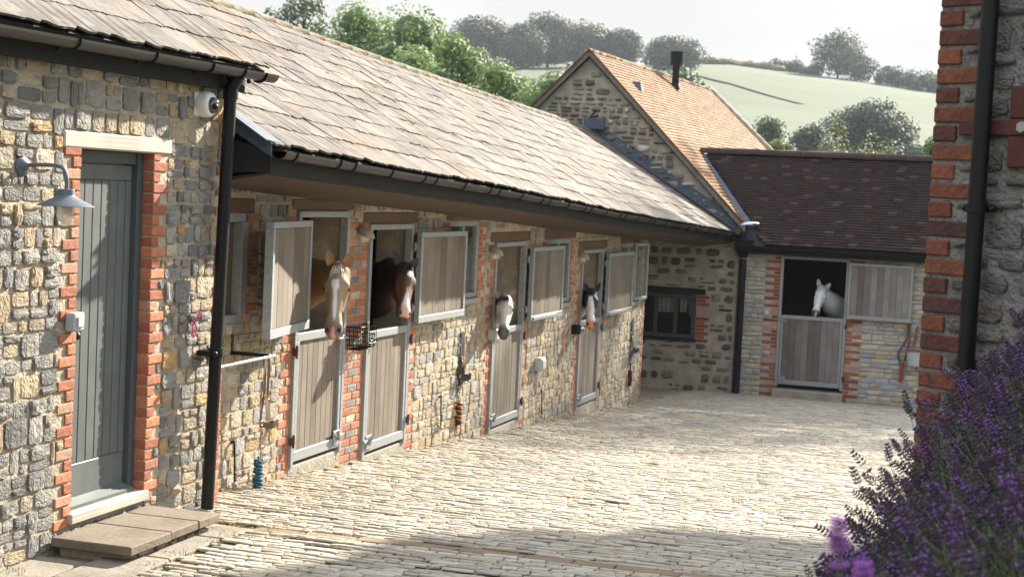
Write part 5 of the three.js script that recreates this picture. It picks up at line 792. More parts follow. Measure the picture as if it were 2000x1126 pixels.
  // forelock and mane as many tapering locks
  const R = rng(o.seed), lock = (p, q, r, w) => { const pts = [p, p.clone().lerp(q, 0.35).add(w), q]; const c = new THREE.QuadraticBezierCurve3(pts[0], pts[1], pts[2]); const g = new THREE.TubeGeometry(c, 6, r, 4, false); const pp = g.attributes.position; for (let i = 0; i <= 6; i++) { const k = 1 - Math.pow(i / 6, 1.6) * 0.9, ctr = c.getPoint(i / 6); for (let j = 0; j <= 4; j++) { const n = i * 5 + j; pp.setXYZ(n, ctr.x + (pp.getX(n) - ctr.x) * k, ctr.y + (pp.getY(n) - ctr.y) * k, ctr.z + (pp.getZ(n) - ctr.z) * k); } } const c2 = 0.75 + 0.5 * R(); return paint(clean(g), o.hair.map(v => v * c2)); };
  const fl = []; for (let i = 0; i < (o.fore ?? 60); i++) { const s = (R() - 0.5) * 0.09, len = mix(0.06, o.foreLen || 0.2, R()); fl.push(lock(H(-0.01 + 0.03 * R(), 0.012 - 0.06 * R(), s * 0.7), H(len, 0.036 + 0.006 * R() - Math.abs(s) * 0.3 - len * 0.03, s * 1.25 + (R() - 0.5) * 0.03), 0.0065 * sc, f.clone().multiplyScalar(0.022))); }
  M3('forelock', merge(fl), mat([1, 1, 1], { vertexColors: true, roughness: 0.6 }), t);
  const mn = [], side = l.clone().multiplyScalar(o.maneSide || -1); const cv = new THREE.QuadraticBezierCurve3(H(-0.01, -0.1, 0), mid.clone().addScaledVector(up, 0.085), V(...Bc).addScaledVector(up, 0.14)); for (let i = 0; i < 150; i++) { const u = R(), p = cv.getPoint(u).addScaledVector(up, 0.02).addScaledVector(side, (R() - 0.5) * 0.05), q = p.clone().addScaledVector(side, mix(0.05, 0.13, R()) + 0.05 * u).addScaledVector(up, -mix(0.08, 0.2, R())); mn.push(lock(p, q, 0.008, up.clone().multiplyScalar(0.04).addScaledVector(side, 0.05))); }
  M3('mane', merge(mn), mat([1, 1, 1], { vertexColors: true, roughness: 0.6 }), t);
  if (o.whiskers) { const w = []; for (let i = 0; i < 22; i++) { const s = R() < 0.3 ? -1 : 1, p = H(0.55 + 0.05 * R(), -0.05 - 0.04 * R(), s * mix(0.02, 0.05, R())), q = p.clone().addScaledVector(l, s * mix(0.01, 0.05, R())).addScaledVector(a, 0.045).addScaledVector(f, (R() - 0.3) * 0.04); w.push(bar(p.toArray(), q.toArray(), 0.0008, 4)); } M3('whiskers', merge(w), mat([0.6, 0.5, 0.4]), t); }
  done(t);
}
const mixC = (a, b, t) => a.map((v, i) => mix(v, b[i], t));
const stripe = (ll, c, w, soft = 0.006) => 1 - smooth(w - soft, w + soft, Math.abs(ll - c));
horse({ label: 'palomino horse with a pale forelock and narrow white blaze, nearest of the five', seed: 201, poll: [-5.72, -0.74, -13.15], nose: [-5.64, -1.345, -12.90], face: [0.27, 0.1, 0.95], base: [-6.95, -1.08, -14.05], arch: 0.06, hair: [0.62, 0.55, 0.46], foreLen: 0.22, fore: 80, whiskers: true, earOut: 0.22, ear: [0.40, 0.21, 0.085], maneSide: -1,
  coat: (t, f, l, w) => { let c = mixC([0.20, 0.105, 0.042], [0.275, 0.19, 0.115], smooth(0.0, 0.15, t) * smooth(-0.2, -0.06, f)); if (t > 0.47) c = mixC(c, [0.16, 0.115, 0.095], smooth(0.45, 0.54, t)); if (t > 0.05 && f > -0.1) { const bl = Math.max(stripe(l, 0.004, 0.03 + w * 0.02) * smooth(0.13, 0.15, t) * (1 - smooth(0.2, 0.23, t)), stripe(l, 0.004 - (t - 0.2) * 0.04, 0.0165 - 0.012 * smooth(0.38, 0.5, t) + w * 0.01) * smooth(0.14, 0.17, t) * (1 - smooth(0.46, 0.5, t))); c = mixC(c, [0.70, 0.68, 0.68], bl); } if (t > 0.525 && f > -0.1) c = mixC(c, [0.58, 0.29, 0.21], stripe(l, -0.004, 0.007 + 0.010 * smooth(0.57, 0.6, t) + w * 0.02) * smooth(0.53, 0.55, t)); return c; } });
horse({ label: 'dark bay horse with a white star and flared snip, at the second half door', seed: 202, poll: [-5.84, -0.80, -15.2], nose: [-5.70, -1.315, -14.83], face: [0.66, 0.12, 0.74], base: [-6.6, -1.2, -16.15], arch: 0.08, hair: [0.012, 0.009, 0.008], foreLen: 0.13, fore: 70, earOut: 0.42, ear: [0.014, 0.008, 0.007], maneSide: -1,
  coat: (t, f, l, w) => { let c = mixC([0.040, 0.016, 0.009], [0.125, 0.045, 0.018], smooth(0.12, 0.4, t) * smooth(-0.22, -0.06, f)); if (t > 0.48) c = mixC(c, [0.03, 0.022, 0.02], smooth(0.5, 0.55, t)); if (f > -0.11) { const st = 1 - smooth(0.018, 0.027, Math.hypot(t - 0.155, (l) * 1.1) + w * 0.02); const sn = stripe(l, 0, 0.004 + 0.042 * smooth(0.28, 0.53, t) + w * 0.008) * smooth(0.26, 0.3, t); c = mixC(c, mixC([0.72, 0.70, 0.70], [0.60, 0.34, 0.25], smooth(0.44, 0.54, t)), Math.max(st, sn * (1 - smooth(0.585, 0.6, t)))); } return c; } });
horse({ label: 'pale grey horse with a dark forelock and dark muzzle, at the third half door', seed: 203, poll: [-5.93, -1.31, -18.86], nose: [-5.80, -1.755, -18.45], face: [0.22, 0.1, 0.96], base: [-6.65, -1.66, -19.75], hair: [0.03, 0.022, 0.02], foreLen: 0.18, fore: 150, earOut: 0.36, ear: [0.30, 0.22, 0.16], cell: 0.0135,
  coat: (t, f, l, w) => { let c = mixC([0.34, 0.30, 0.26], [0.56, 0.51, 0.48], smooth(0.02, 0.3, t) * smooth(-0.25, -0.05, f)); if (t > 0.4) c = mixC(c, [0.085, 0.07, 0.065], smooth(0.42, 0.53, t)); if (f > -0.13) c = mixC(c, [0.035, 0.025, 0.022], smooth(0.15, 0.11, t + w * 0.06 + Math.abs(l + 0.02) * 0.5)); return mixC(c, [0.2, 0.17, 0.15], clamp(w * 0.8, 0, 0.3)); } });
horse({ label: 'black horse with a broad white face and pink muzzle, at the fourth half door', seed: 204, poll: [-5.93, -1.43, -23.2], nose: [-5.84, -1.965, -22.92], face: [0.26, 0.1, 0.96], base: [-6.7, -1.85, -24.1], hair: [0.012, 0.011, 0.012], foreLen: 0.1, fore: 50, earOut: 0.42, ear: [0.012, 0.011, 0.012], cell: 0.0145,
  coat: (t, f, l, w, x) => { let c = [0.016, 0.014, 0.015]; if (t < 0.25 && f < -0.25) c = [0.5, 0.46, 0.42]; if (f > -0.15) { const k = stripe(l, 0.012, 0.03 + 0.026 * smooth(0.12, 0.3, t) + 0.012 * smooth(0.35, 0.5, t) + w * 0.02) * smooth(0.1, 0.15, t + w * 0.04); c = mixC(c, [0.72, 0.68, 0.68], k); if (t > 0.47) { c = mixC(c, [0.60, 0.23, 0.11], k * smooth(0.48, 0.53, t)); } } return c; } });
horse({ label: 'white pony looking out of the dark half door in the end wing', seed: 205, poll: [-3.57, -1.68, -33.38], nose: [-3.66, -2.26, -33.0], face: [0.26, 0.15, 0.95], base: [-3.12, -2.3, -34.1], back: [0.3, -0.2, -0.5], hair: [0.62, 0.64, 0.66], foreLen: 0.1, fore: 30, earOut: 0.36, ear: [0.5, 0.5, 0.5], cell: 0.016, maneSide: 1,
  coat: (t, f, l, w) => { let c = mixC([0.46, 0.47, 0.48], [0.74, 0.77, 0.80], smooth(-0.1, 0.15, t) * smooth(-0.3, -0.08, f)); if (t > 0.46) c = mixC(c, [0.05, 0.045, 0.055], smooth(0.47, 0.53, t)); if (t > 0.53 && f > -0.09) c = mixC(c, [0.6, 0.38, 0.4], stripe(l, -0.006, 0.012) * smooth(0.53, 0.55, t)); return c; } });

// ---------- things fixed to or hanging on the walls ----------
const F1 = FX(-5.8), F2 = FX(-6.1);
{ // swan-neck lamp by the green door
  const t = thing('wall_lamp', 'grey swan-neck wall lamp with flared shade left of the green door', 'lamp', [-5.8, 0.0, -8.42]);
  const lm = mat([0.115, 0.135, 0.165], { roughness: 0.55, metalness: 0.1 }), z = -8.42;
  const rose = new THREE.LatheGeometry([[0.001, 0.05], [0.028, 0.048], [0.032, 0.03], [0.05, 0.026], [0.054, 0.014], [0.066, 0.012], [0.068, 0]].map(p => new THREE.Vector2(...p)), 24); rose.rotateZ(-Math.PI / 2); rose.translate(-5.795, 0.01, z); M3('wall_plate', rose, lm, t);
  M3('arm', tube([[-5.76, 0.015, z], [-5.66, 0.02, z], [-5.56, 0.02, z], [-5.50, 0.005, z], [-5.475, -0.05, z], [-5.475, -0.13, z]], 0.0125, 12, 40), lm, t);
  const sh = new THREE.LatheGeometry([[0.0, 0.035], [0.05, 0.035], [0.052, 0.032], [0.052, 0.0], [0.056, -0.004], [0.075, -0.018], [0.12, -0.040], [0.172, -0.066], [0.173, -0.07], [0.12, -0.046], [0.07, -0.022], [0.045, -0.01], [0.0, -0.01]].map(p => new THREE.Vector2(...p)), 40); sh.translate(-5.475, -0.155, z); M3('lamp_shade', sh, lm, t);
  const gl = new THREE.LatheGeometry([[0.048, -0.02], [0.052, -0.06], [0.052, -0.13], [0.045, -0.165], [0.025, -0.187], [0.0, -0.193]].map(p => new THREE.Vector2(...p)), 28); gl.translate(-5.475, -0.155, z);
  M3('glass_jar', gl, new THREE.MeshPhysicalMaterial({ color: rgb(0.92, 0.90, 0.85), roughness: 0.3, transmission: 0.55, thickness: 0, ior: 1.45, side: THREE.DoubleSide }), t);
  const bulb = new THREE.LatheGeometry([[0.0, 0], [0.014, -0.002], [0.014, -0.035], [0.026, -0.06], [0.028, -0.08], [0.018, -0.1], [0, -0.106]].map(p => new THREE.Vector2(...p)), 20); bulb.translate(-5.475, -0.175, z); M3('bulb', bulb, mat([0.75, 0.66, 0.45], { roughness: 0.3 }), t);
  done(t);
}
{ const t = thing('security_camera', 'white dome security camera high on the near wall beside the downpipe', 'camera', [-5.8, 0.53, -10.62]);
  const c = V(-5.8, 0.53, -10.62), dir = V(0.86, -0.06, 0.5).normalize(), q = new THREE.Quaternion().setFromUnitVectors(V(0, 1, 0), V(1, 0, 0));
  const b = new THREE.LatheGeometry([[0.001, 0.0], [0.092, 0.0], [0.096, 0.006], [0.094, 0.06], [0.085, 0.082], [0.07, 0.088], [0.001, 0.088]].map(p => new THREE.Vector2(...p)), 32); b.applyQuaternion(q); b.translate(-5.77, 0.53, -10.62); M3('housing', b, M.white, t);
  M3('dome', sph([-5.69, 0.525, -10.62], 0.062, 1, 1, 1, 28), mat([0.10, 0.095, 0.085], { roughness: 0.08, metalness: 0.3 }), t); M3('lens', sph([-5.648, 0.515, -10.595], 0.026, 1, 1, 1, 16), M.black, t);
  M3('back_box', bx(F1, 10.53, 10.71, 0.44, 0.62, 0, 0.032, 0.012), M.white, t); done(t); }
{ const t = thing('switch_box', 'grey weatherproof switch box on the brick jamb of the green door', 'switch', [-5.8, -0.98, -8.98]);
  M3('box', bx(F1, 8.93, 9.05, -1.045, -0.925, 0.012, 0.085, 0.008), M.plasticGrey, t); M3('rocker', bx(F1, 8.955, 9.028, -1.02, -0.948, 0.085, 0.098, 0.008), mat([0.5, 0.53, 0.53], { roughness: 0.4 }), t); done(t); }
{ const t = thing('hatch_switch_box', 'small grey junction box low on the stable wall right of the third half door', 'switch', [-6.1, -2.37, -20.98]);
  M3('box', bx(F2, 20.88, 21.08, -2.46, -2.28, 0.0, 0.11, 0.012), M.plasticGrey, t); M3('cover', bx(F2, 20.91, 21.05, -2.43, -2.31, 0.11, 0.125, 0.006), M.plasticGrey, t); M3('cable', tube([F2.at(20.98, -2.46, 0.03), F2.at(20.98, -2.8, 0.025)], 0.012, 6, 6), M.plasticGrey, t); done(t); }
{ const t = thing('light_switch', 'small square switch on the wing wall left of the pony door', 'switch', [-4.75, -2.27, -33]); const F = FZ(-33.04); M3('box', bx(F, -4.72, -4.6, -2.33, -2.21, 0, 0.06, 0.01), M.plasticGrey, t); M3('rocker', bx(F, -4.695, -4.625, -2.305, -2.235, 0.06, 0.072, 0.006), mat([0.5, 0.55, 0.55]), t); done(t); }
// bulkhead lamps under the eave
const bulk = (x, y, z, label, group) => { const t = thing('bulkhead_lamp', label, 'lamp', [x, y, z], group); const m = mat([0.36, 0.31, 0.245], { roughness: 0.6, map: T.galv });
  const base = new THREE.CylinderGeometry(0.085, 0.095, 0.05, 24); base.rotateZ(-Math.PI / 2); base.scale(1, 0.85, 1.1); base.translate(x + 0.03, y, z); M3('housing', base, m, t);
  const gl = new THREE.SphereGeometry(0.078, 20, 14, 0, Math.PI * 2, 0, Math.PI / 2); gl.rotateZ(-Math.PI / 2); gl.scale(0.95, 0.8, 1.05); gl.translate(x + 0.055, y - 0.004, z); M3('glass', gl, mat([0.5, 0.44, 0.33], { roughness: 0.25 }), t);
  const hood = new THREE.SphereGeometry(0.098, 20, 10, 0, Math.PI * 2, 0, Math.PI * 0.36); hood.scale(1.2, 0.9, 1.1); hood.rotateZ(-0.55); hood.translate(x + 0.055, y + 0.008, z); M3('hood', hood, m, t);
  const bars = []; for (const k of [-1, 0, 1]) { const c = []; for (let i = 0; i <= 10; i++) { const a = -1.3 + i / 10 * 2.6; c.push(V(x + 0.055 + 0.088 * Math.cos(a), y - 0.004 + 0.068 * Math.sin(a), z + k * 0.035)); } bars.push(tube(c, 0.005, 5, 16)); } M3('guard', merge(bars), m, t); done(t); };
bulk(-6.1, -0.52, -14.5, 'bulkhead lamp on the brick pier between the first two half doors', 'bulkhead lamps');
bulk(-6.1, -0.80, -18.72, 'bulkhead lamp just left of the third half door', 'bulkhead lamps');
bulk(-6.1, -0.96, -23.0, 'bulkhead lamp just left of the fourth half door', 'bulkhead lamps');
{ const t = thing('bulkhead_lamp', 'cream lamp under the eave on the shaded rubble wall', 'lamp', [-6.15, -0.85, -33], 'bulkhead lamps'); const g = new THREE.SphereGeometry(0.13, 18, 10); g.scale(1.2, 0.6, 0.8); g.translate(-6.1, -0.86, -32.93); M3('glass', g, mat([0.75, 0.70, 0.55], { roughness: 0.4 }), t); M3('housing', bx(FZ(-33), -6.24, -5.96, -0.83, -0.75, 0, 0.14, 0.01), M.plasticGrey, t); done(t); }
// wire basket on the pier
{ const t = thing('wire_basket', 'black wire mesh basket on the brick pier below the first bulkhead lamp', 'basket', [-6.1, -1.6, -14.47]), g = [], gg = []; const a0 = 14.27, a1 = 14.68, b0 = -1.62, b1 = -1.40, c0 = 0.01, c1 = 0.16, r = 0.0045, L = (p, q, rr = r) => bar(F2.at(...p).toArray(), F2.at(...q).toArray(), rr, 5);
  for (let i = 0; i <= 9; i++) { const a = mix(a0, a1, i / 9); g.push(L([a, b0, c1], [a, b1, c1]), L([a, b0, c0], [a, b0, c1]), L([a, b0, c0], [a, b1, c0])); } for (let i = 0; i <= 5; i++) { const b = mix(b0, b1, i / 5), rr = i === 5 ? 0.007 : r; g.push(L([a0, b, c1], [a1, b, c1], rr), L([a0, b, c0], [a0, b, c1], rr), L([a1, b, c0], [a1, b, c1], rr)); } for (let i = 1; i < 4; i++) { const c = mix(c0, c1, i / 4); g.push(L([a0, b0, c], [a0, b1, c]), L([a1, b0, c], [a1, b1, c])); }
  M3('mesh', merge(g), M.black, t); done(t); }
// fold-out rail and head collars
{ const t = thing('saddle_rail', 'steel bar and black bracket holding the first head collar, by the downpipe', 'rail', [-6.1, -1.48, -12.0]); M3('bracket', merge([bx(F2, 11.86, 11.9, -1.56, -1.3, 0, 0.012), bx(F2, 11.86, 11.89, -1.47, -1.44, 0.012, 0.36)]), M.black, t);
  M3('rail', merge([bar([-5.74, -1.46, -11.95], [-5.86, -1.50, -10.95], 0.013, 12), bar([-5.74, -1.46, -11.95], [-5.86, -1.445, -11.9], 0.013, 12)]), mat([0.55, 0.56, 0.58], { roughness: 0.3, metalness: 0.9 }), t); done(t); }
function strap(pts, w, m, th = 0.004) { // a flat band following points, width along z/x tangent plane of the wall
  const c = new THREE.CatmullRomCurve3(pts, false, 'centripetal'), n = 20, pos = [], ix = []; for (let i = 0; i <= n; i++) { const p = c.getPoint(i / n), tg = c.getTangent(i / n), s = V(1, 0, 0).cross(tg); if (s.lengthSq() < 0.05) s.set(0, 0, 1); s.normalize().multiplyScalar(w / 2); const nn = tg.clone().cross(s).normalize().multiplyScalar(th / 2); for (const [a, b] of [[1, 1], [-1, 1], [-1, -1], [1, -1]]) { const q = p.clone().addScaledVector(s, a).addScaledVector(nn, b); pos.push(q.x, q.y, q.z); } if (i) for (let k = 0; k < 4; k++) { const a = (i - 1) * 4 + k, b = (i - 1) * 4 + (k + 1) % 4; ix.push(a, a + 4, b, b, a + 4, b + 4); } }
  const g = new THREE.BufferGeometry(); g.setAttribute('position', new THREE.Float32BufferAttribute(pos, 3)); g.setIndex(ix); const q = g.toNonIndexed(); q.computeVertexNormals(); return q; }
function ropeHank(x, y, z, h, r, seed, ends) { const R = rng(seed), g = []; const n = 9; for (let i = 0; i < n; i++) { const yy = y - h * i / n, tl = (R() - 0.5) * 0.02; const rr = r * (0.8 + 0.35 * Math.sin(Math.PI * (i + 0.8) / (n + 1))); const c = []; for (let k = 0; k <= 12; k++) { const a = k / 12 * Math.PI * 2; c.push(V(x + rr * 0.75 * Math.sin(a), yy + tl * Math.cos(a) + 0.018 * Math.cos(a), z + rr * Math.cos(a))); } g.push(tube(c, 0.0095, 6, 20)); } g.push(tube([V(x, y + 0.05, z), V(x, y - h * 0.5, z + 0.01), V(x, y - h - 0.04, z + 0.02), V(x + 0.01, y - h - 0.08, z + 0.05)], 0.009, 6, 12)); g.push(tube([V(x, y, z), V(x, y - h, z)], r * 0.55, 8, 6)); return g; }
function halter(a, bTop, len, label, cols, seed, noseOut = 0.16, w = 0.026, F = F2, c = 0.06) {
  const t = thing('head_collar', label, 'head collar', F.at(a, bTop, 0).toArray()), at = (da, db, dc = 0) => F.at(a + da, bTop - db * len, c + dc), m = mat(cols[0], { roughness: 0.65 }), br = mat([0.60, 0.45, 0.22], { roughness: 0.3, metalness: 0.8 });
  M3('headpiece', merge([strap([at(-0.03, 0.4), at(-0.03, 0.2), at(-0.025, 0.02), at(0.0, 0), at(0.03, 0.02), at(0.035, 0.2), at(0.035, 0.42)], w, m)]), m, t);
  M3('cheek_straps', merge([strap([at(-0.03, 0.4), at(-0.075, 0.55), at(-0.085, 0.68)], w, m), strap([at(-0.005, 0.42, 0.01), at(-0.01, 0.55, 0.02), at(0, 0.68, 0.02)], w, m), strap([at(0.035, 0.42), at(0.06, 0.56), at(0.09, 0.68)], w, m), strap([at(-0.085, 0.68), at(-0.05, 0.82), at(-0.06, 0.96)], w, m), strap([at(0.09, 0.7, 0.02), at(0.03, 0.82), at(-0.045, 0.96)], w, m)]), m, t);
  M3('noseband', merge([strap([at(-0.08, 0.7), at(0.0, 0.73, 0.06), at(0.09, 0.7, noseOut)], w * 1.15, m), strap([at(0.09, 0.7, noseOut), at(0.1, 0.71, noseOut * 0.5), at(0.05, 0.73, 0.0)], w * 1.15, m)]), cols[1] ? mat(cols[1]) : m, t);
  M3('buckles', merge([[-0.03, 0.41], [0.035, 0.43], [-0.08, 0.69], [0.06, 0.73], [-0.055, 0.965]].map(([da, db]) => { const g = new THREE.TorusGeometry(0.02, 0.0045, 6, 16); g.rotateY(Math.PI / 2); const p = at(da, db, 0.012); g.translate(p.x, p.y, p.z); return g; })), br, t);
  return { t, p: at(-0.055, 1.0) };
}
{ const h = halter(12.15, -1.50, 0.80, 'brown leather head collar with brass rings and a coiled blue rope', [[0.115, 0.065, 0.03]], 1, 0.08, 0.042, F2, 0.2); const p = h.p; M3('clip', bar(p.toArray(), [p.x, p.y - 0.07, p.z], 0.008, 8), M.galv, h.t); M3('lead_rope', merge(ropeHank(p.x - 0.02, p.y - 0.09, p.z, 0.27, 0.042, 5)), mat([0.045, 0.155, 0.235], { roughness: 0.9, bumpMap: T.mortarB, bumpScale: 0.01 }), h.t); done(h.t); }
{ const h = halter(17.73, -1.72, 0.72, 'black webbing head collar with pink trim and an orange and black rope', [[0.022, 0.018, 0.018]], 2, 0.09, 0.06, F2, 0.03); const p = h.p; M3('trim', strap([F2.at(17.775, -1.80, 0.045), F2.at(17.78, -1.95, 0.045), F2.at(17.77, -2.02, 0.045)], 0.012), mat([0.6, 0.28, 0.28]), h.t); M3('clip', bar(p.toArray(), [p.x, p.y - 0.09, p.z], 0.008, 8), M.galv, h.t); const r = ropeHank(p.x, p.y - 0.11, p.z, 0.25, 0.05, 6); M3('lead_rope', merge(r.filter((_, i) => i % 2)), mat([0.45, 0.14, 0.02], { roughness: 0.9 }), h.t); M3('rope_strand', merge(r.filter((_, i) => !(i % 2))), mat([0.05, 0.025, 0.015], { roughness: 0.9 }), h.t); done(h.t); }
{ const h = halter(26.78, -2.13, 0.74, 'dark green head collar with a plum rope at the far end of the stable wall', [[0.02, 0.045, 0.05]], 3, 0.1, 0.07, F2, 0.03); const p = h.p; M3('clip', bar(p.toArray(), [p.x, p.y - 0.12, p.z], 0.01, 8), M.black, h.t); M3('lead_rope', merge(ropeHank(p.x, p.y - 0.14, p.z, 0.26, 0.05, 7)), mat([0.13, 0.02, 0.065], { roughness: 0.9 }), h.t); done(h.t); }
{ const t = thing('hanging_tack', 'dark straps and a red brush bag hanging beside the wing shutter, at the brick corner', 'tack', [-1.75, -2.6, -33]); const F = FZ(-33.04), q = (a, b, c = 0.05) => F.at(a, b, c); const st = (pts, w) => { const g = tube(pts, w, 6, 16); return g; };
  M3('straps', merge([st([q(-1.78, -2.3), q(-1.8, -2.6), q(-1.95, -2.95), q(-1.9, -3.1)], 0.022), st([q(-1.76, -2.3), q(-1.75, -2.7), q(-1.82, -3.05)], 0.022)]), M.timber, t); M3('rope', merge([st([q(-1.86, -3.1), q(-1.87, -3.5)], 0.045), st([q(-1.6, -2.35), q(-1.66, -2.75)], 0.022)]), mat([0.25, 0.055, 0.05]), t); done(t);
  const b = thing('wall_bucket', 'pale grey manger bucket with a red rim on the wing wall, by the brick corner', 'bucket', [-1.6, -3.1, -33]); const g = new THREE.CylinderGeometry(0.19, 0.14, 0.3, 24, 1, true); const g2 = new THREE.CircleGeometry(0.14, 24); g2.rotateX(-Math.PI / 2); g2.translate(0, -0.15, 0); const tr = new THREE.TorusGeometry(0.19, 0.014, 8, 28); tr.rotateX(Math.PI / 2); tr.translate(0, 0.15, 0); M3('pail', merge([g, g2]).translate(-1.6, -2.98, -32.84), mat([0.42, 0.46, 0.46], { side: THREE.DoubleSide }), b); M3('rim', tr.translate(-1.6, -2.98, -32.84), mat([0.3, 0.07, 0.05]), b); done(b); }
// twine on rings
const twine = (F, a, b, label, c2, s) => { const t = thing('twine_loop', label, 'twine', F.at(a, b, 0).toArray(), undefined); const ring = new THREE.TorusGeometry(0.028 * s, 0.005, 6, 18); ring.rotateY(Math.PI / 2); const p = F.at(a, b, 0.06); ring.translate(p.x, p.y, p.z); M3('ring', ring, M.rust, t); const g = (pts) => tube(pts.map(([x, y, z]) => F.at(a + x * s, b + y * s, 0.065 + z)), 0.006, 6, 30); M3('string', merge([g([[0, 0, 0], [0.02, 0.03, 0.02], [0.05, 0.07, 0.02], [0.08, 0.1, 0.01]]), g([[0, 0, 0], [-0.02, -0.06, 0.01], [-0.005, -0.11, 0.01], [0.025, -0.06, 0.015], [0.0, 0, 0.01]]), g([[0.0, 0, 0], [0.03, 0.02, 0.02], [0.07, 0.045, 0.02]]), g([[0, -0.02, 0], [-0.03, -0.1, 0.01]])]), mat(c2, { roughness: 0.8 }), t); done(t); };
twine(F1, 10.54, -1.08, 'pink baler twine tied to a ring on the near wall', [0.58, 0.10, 0.22], 1.1);
twine(F2, 22.1, -2.05, 'faded pink baler twine on a ring left of the fourth half door', [0.62, 0.25, 0.25], 1.9);
// door hooks: rods with a ball hanging on the wall
[[11.92, -2.37, 'door hook hanging below the saddle rail near the downpipe'], [17.02, -2.55, 'door hook on the wall beside the second head collar'], [21.2, -2.93, 'door hook below the small junction box']].forEach(([a, b, label]) => { const t = thing('door_hook', label, 'hook', F2.at(a, b - 0.2, 0).toArray(), 'door hooks on the stable wall'); M3('rod', merge([bar(F2.at(a, b + 0.17, 0.04).toArray(), F2.at(a + 0.01, b - 0.18, 0.05).toArray(), 0.009, 8), bar(F2.at(a, b + 0.15, 0).toArray(), F2.at(a, b + 0.17, 0.045).toArray(), 0.012, 8)]), M.black, t); M3('knob', sph(F2.at(a + 0.01, b - 0.2, 0.05).toArray(), 0.026), M.galv, t); done(t); });
// bolt keeper boxes left of the third and fourth doors
[[18.82, -1.8, 'grey bolt keeper box left of the third half door'], [22.85, -2.02, 'black bolt keeper box left of the fourth half door']].forEach(([a, b, label], i) => { const t = thing('bolt_keeper', label, 'bolt box', F2.at(a, b, 0).toArray()); M3('box', bx(F2, a - 0.09, a + 0.03, b - 0.07, b + 0.07, 0.0, 0.13, 0.015), i ? M.black : M.plasticGrey, t); M3('bolt_bar', bar(F2.at(a - 0.02, b, 0.09).toArray(), F2.at(a + 0.36, b, 0.07).toArray(), 0.016, 10), M.galv, t); done(t); });
// dry leaves and weeds in the yard
const leafAt = (x, z, label, s, ry) => { const sh = new THREE.Shape(); sh.moveTo(0, -0.5); sh.bezierCurveTo(0.45, -0.3, 0.4, 0.25, 0, 0.5); sh.bezierCurveTo(-0.4, 0.25, -0.45, -0.3, 0, -0.5); const g = new THREE.ExtrudeGeometry(sh, { depth: 0.02, bevelEnabled: false, curveSegments: 10 }); const p = g.attributes.position; for (let i = 0; i < p.count; i++) p.setZ(i, p.getZ(i) + 0.5 * p.getX(i) * p.getX(i) * 2.2 + 0.25 * p.getY(i) ** 2); g.computeVertexNormals(); g.rotateX(-Math.PI / 2); g.scale(s, s, s); const o = M3('dry_leaf', g, mat([0.30, 0.15, 0.05], { roughness: 0.8 }), scene); o.position.set(x, yardY(z) + 0.03, z); o.rotation.y = ry; o.userData = { label, category: 'leaf' }; };
leafAt(-3.58, -17.2, 'curled brown leaf lying in the sunlit middle of the yard', 0.16, 0.4); leafAt(-3.4, -17.0, 'small pale brown leaf just right of the larger leaf in the yard', 0.1, 1.4); leafAt(-4.55, -18.3, 'brown leaf on the cobbles in front of the third half door', 0.15, 2.0);
{ const R = rng(301), g = []; const spots = [[-5.0, -19.8, 0.22], [-4.6, -9.0, 0.0], [-5.02, -8.85, 0.12], [-5.08, -9.2, 0.1], [-5.05, -9.6, 0.1], [-5.0, -9.9, 0.14], [-5.75, -8.0, 0.14], [-5.7, -8.3, 0.1], [-5.6, -8.0, 0.12], [-5.9, -23.8, 0.12], [-5.95, -24.6, 0.12], [-5.92, -26, 0.12], [-5.85, -22.2, 0.1], [-5.95, -16.9, 0.08], [-2.6, -23.4, 0.2], [-4.7, -14.6, 0.08], [-3.2, -12.6, 0.08], [-4.6, -20.8, 0.1], [-3.9, -16, 0.06], [-2.2, -14.5, 0.07]]; for (let i = 0; i < 30; i++) spots.push([mix(-5.6, -1.2, R()), -10.6 - 12 * R(), 0.05]);
  for (const [x, z, s] of spots) for (let i = 0; i < (s > 0.09 ? 46 : 14); i++) { const px = x + (R() - 0.5) * s * 2, pz = z + (R() - 0.5) * s * 1.4, h = mix(0.02, 0.06, R()), y = yardY(pz) - 0.01, a = R() * 6.3, w = 0.006, tx = px + (R() - 0.5) * 0.06, tz = pz + (R() - 0.5) * 0.06; g.push(paint(polyGeo([[px - w * Math.cos(a), y, pz - w * Math.sin(a)], [px + w * Math.cos(a), y, pz + w * Math.sin(a)], [tx, y + h, tz]], [[0, 1, 2]]), [0.10 * (0.7 + 0.6 * R()), 0.19, 0.035])); }
  stuff('weeds', merge(g), mat([1, 1, 1], { vertexColors: true, roughness: 0.9, side: THREE.DoubleSide }), 'tufts of green weed growing between the cobbles and along walls', 'weeds'); }
{ const R = rng(302), g = []; for (let i = 0; i < 420; i++) { const nearWall = R() < 0.7, x = nearWall ? mix(-6.05, -5.2, Math.pow(R(), 1.6)) : mix(-5.8, -4.6, R()), z = nearWall ? mix(-13.5, -10.2, R()) : mix(-10.5, -9.95, R()), a = R() * 3.14, L = mix(0.02, 0.08, R()); const y = yardY(z) + 0.02; g.push(bar([x, y, z], [x + L * Math.cos(a), y + (R() - 0.5) * 0.012, z + L * Math.sin(a)], 0.0016, 4)); } stuff('straw', merge(g), mat([0.52, 0.36, 0.14], { roughness: 0.8 }), 'loose straw scattered on the cobbles at the stable foot', 'straw'); }

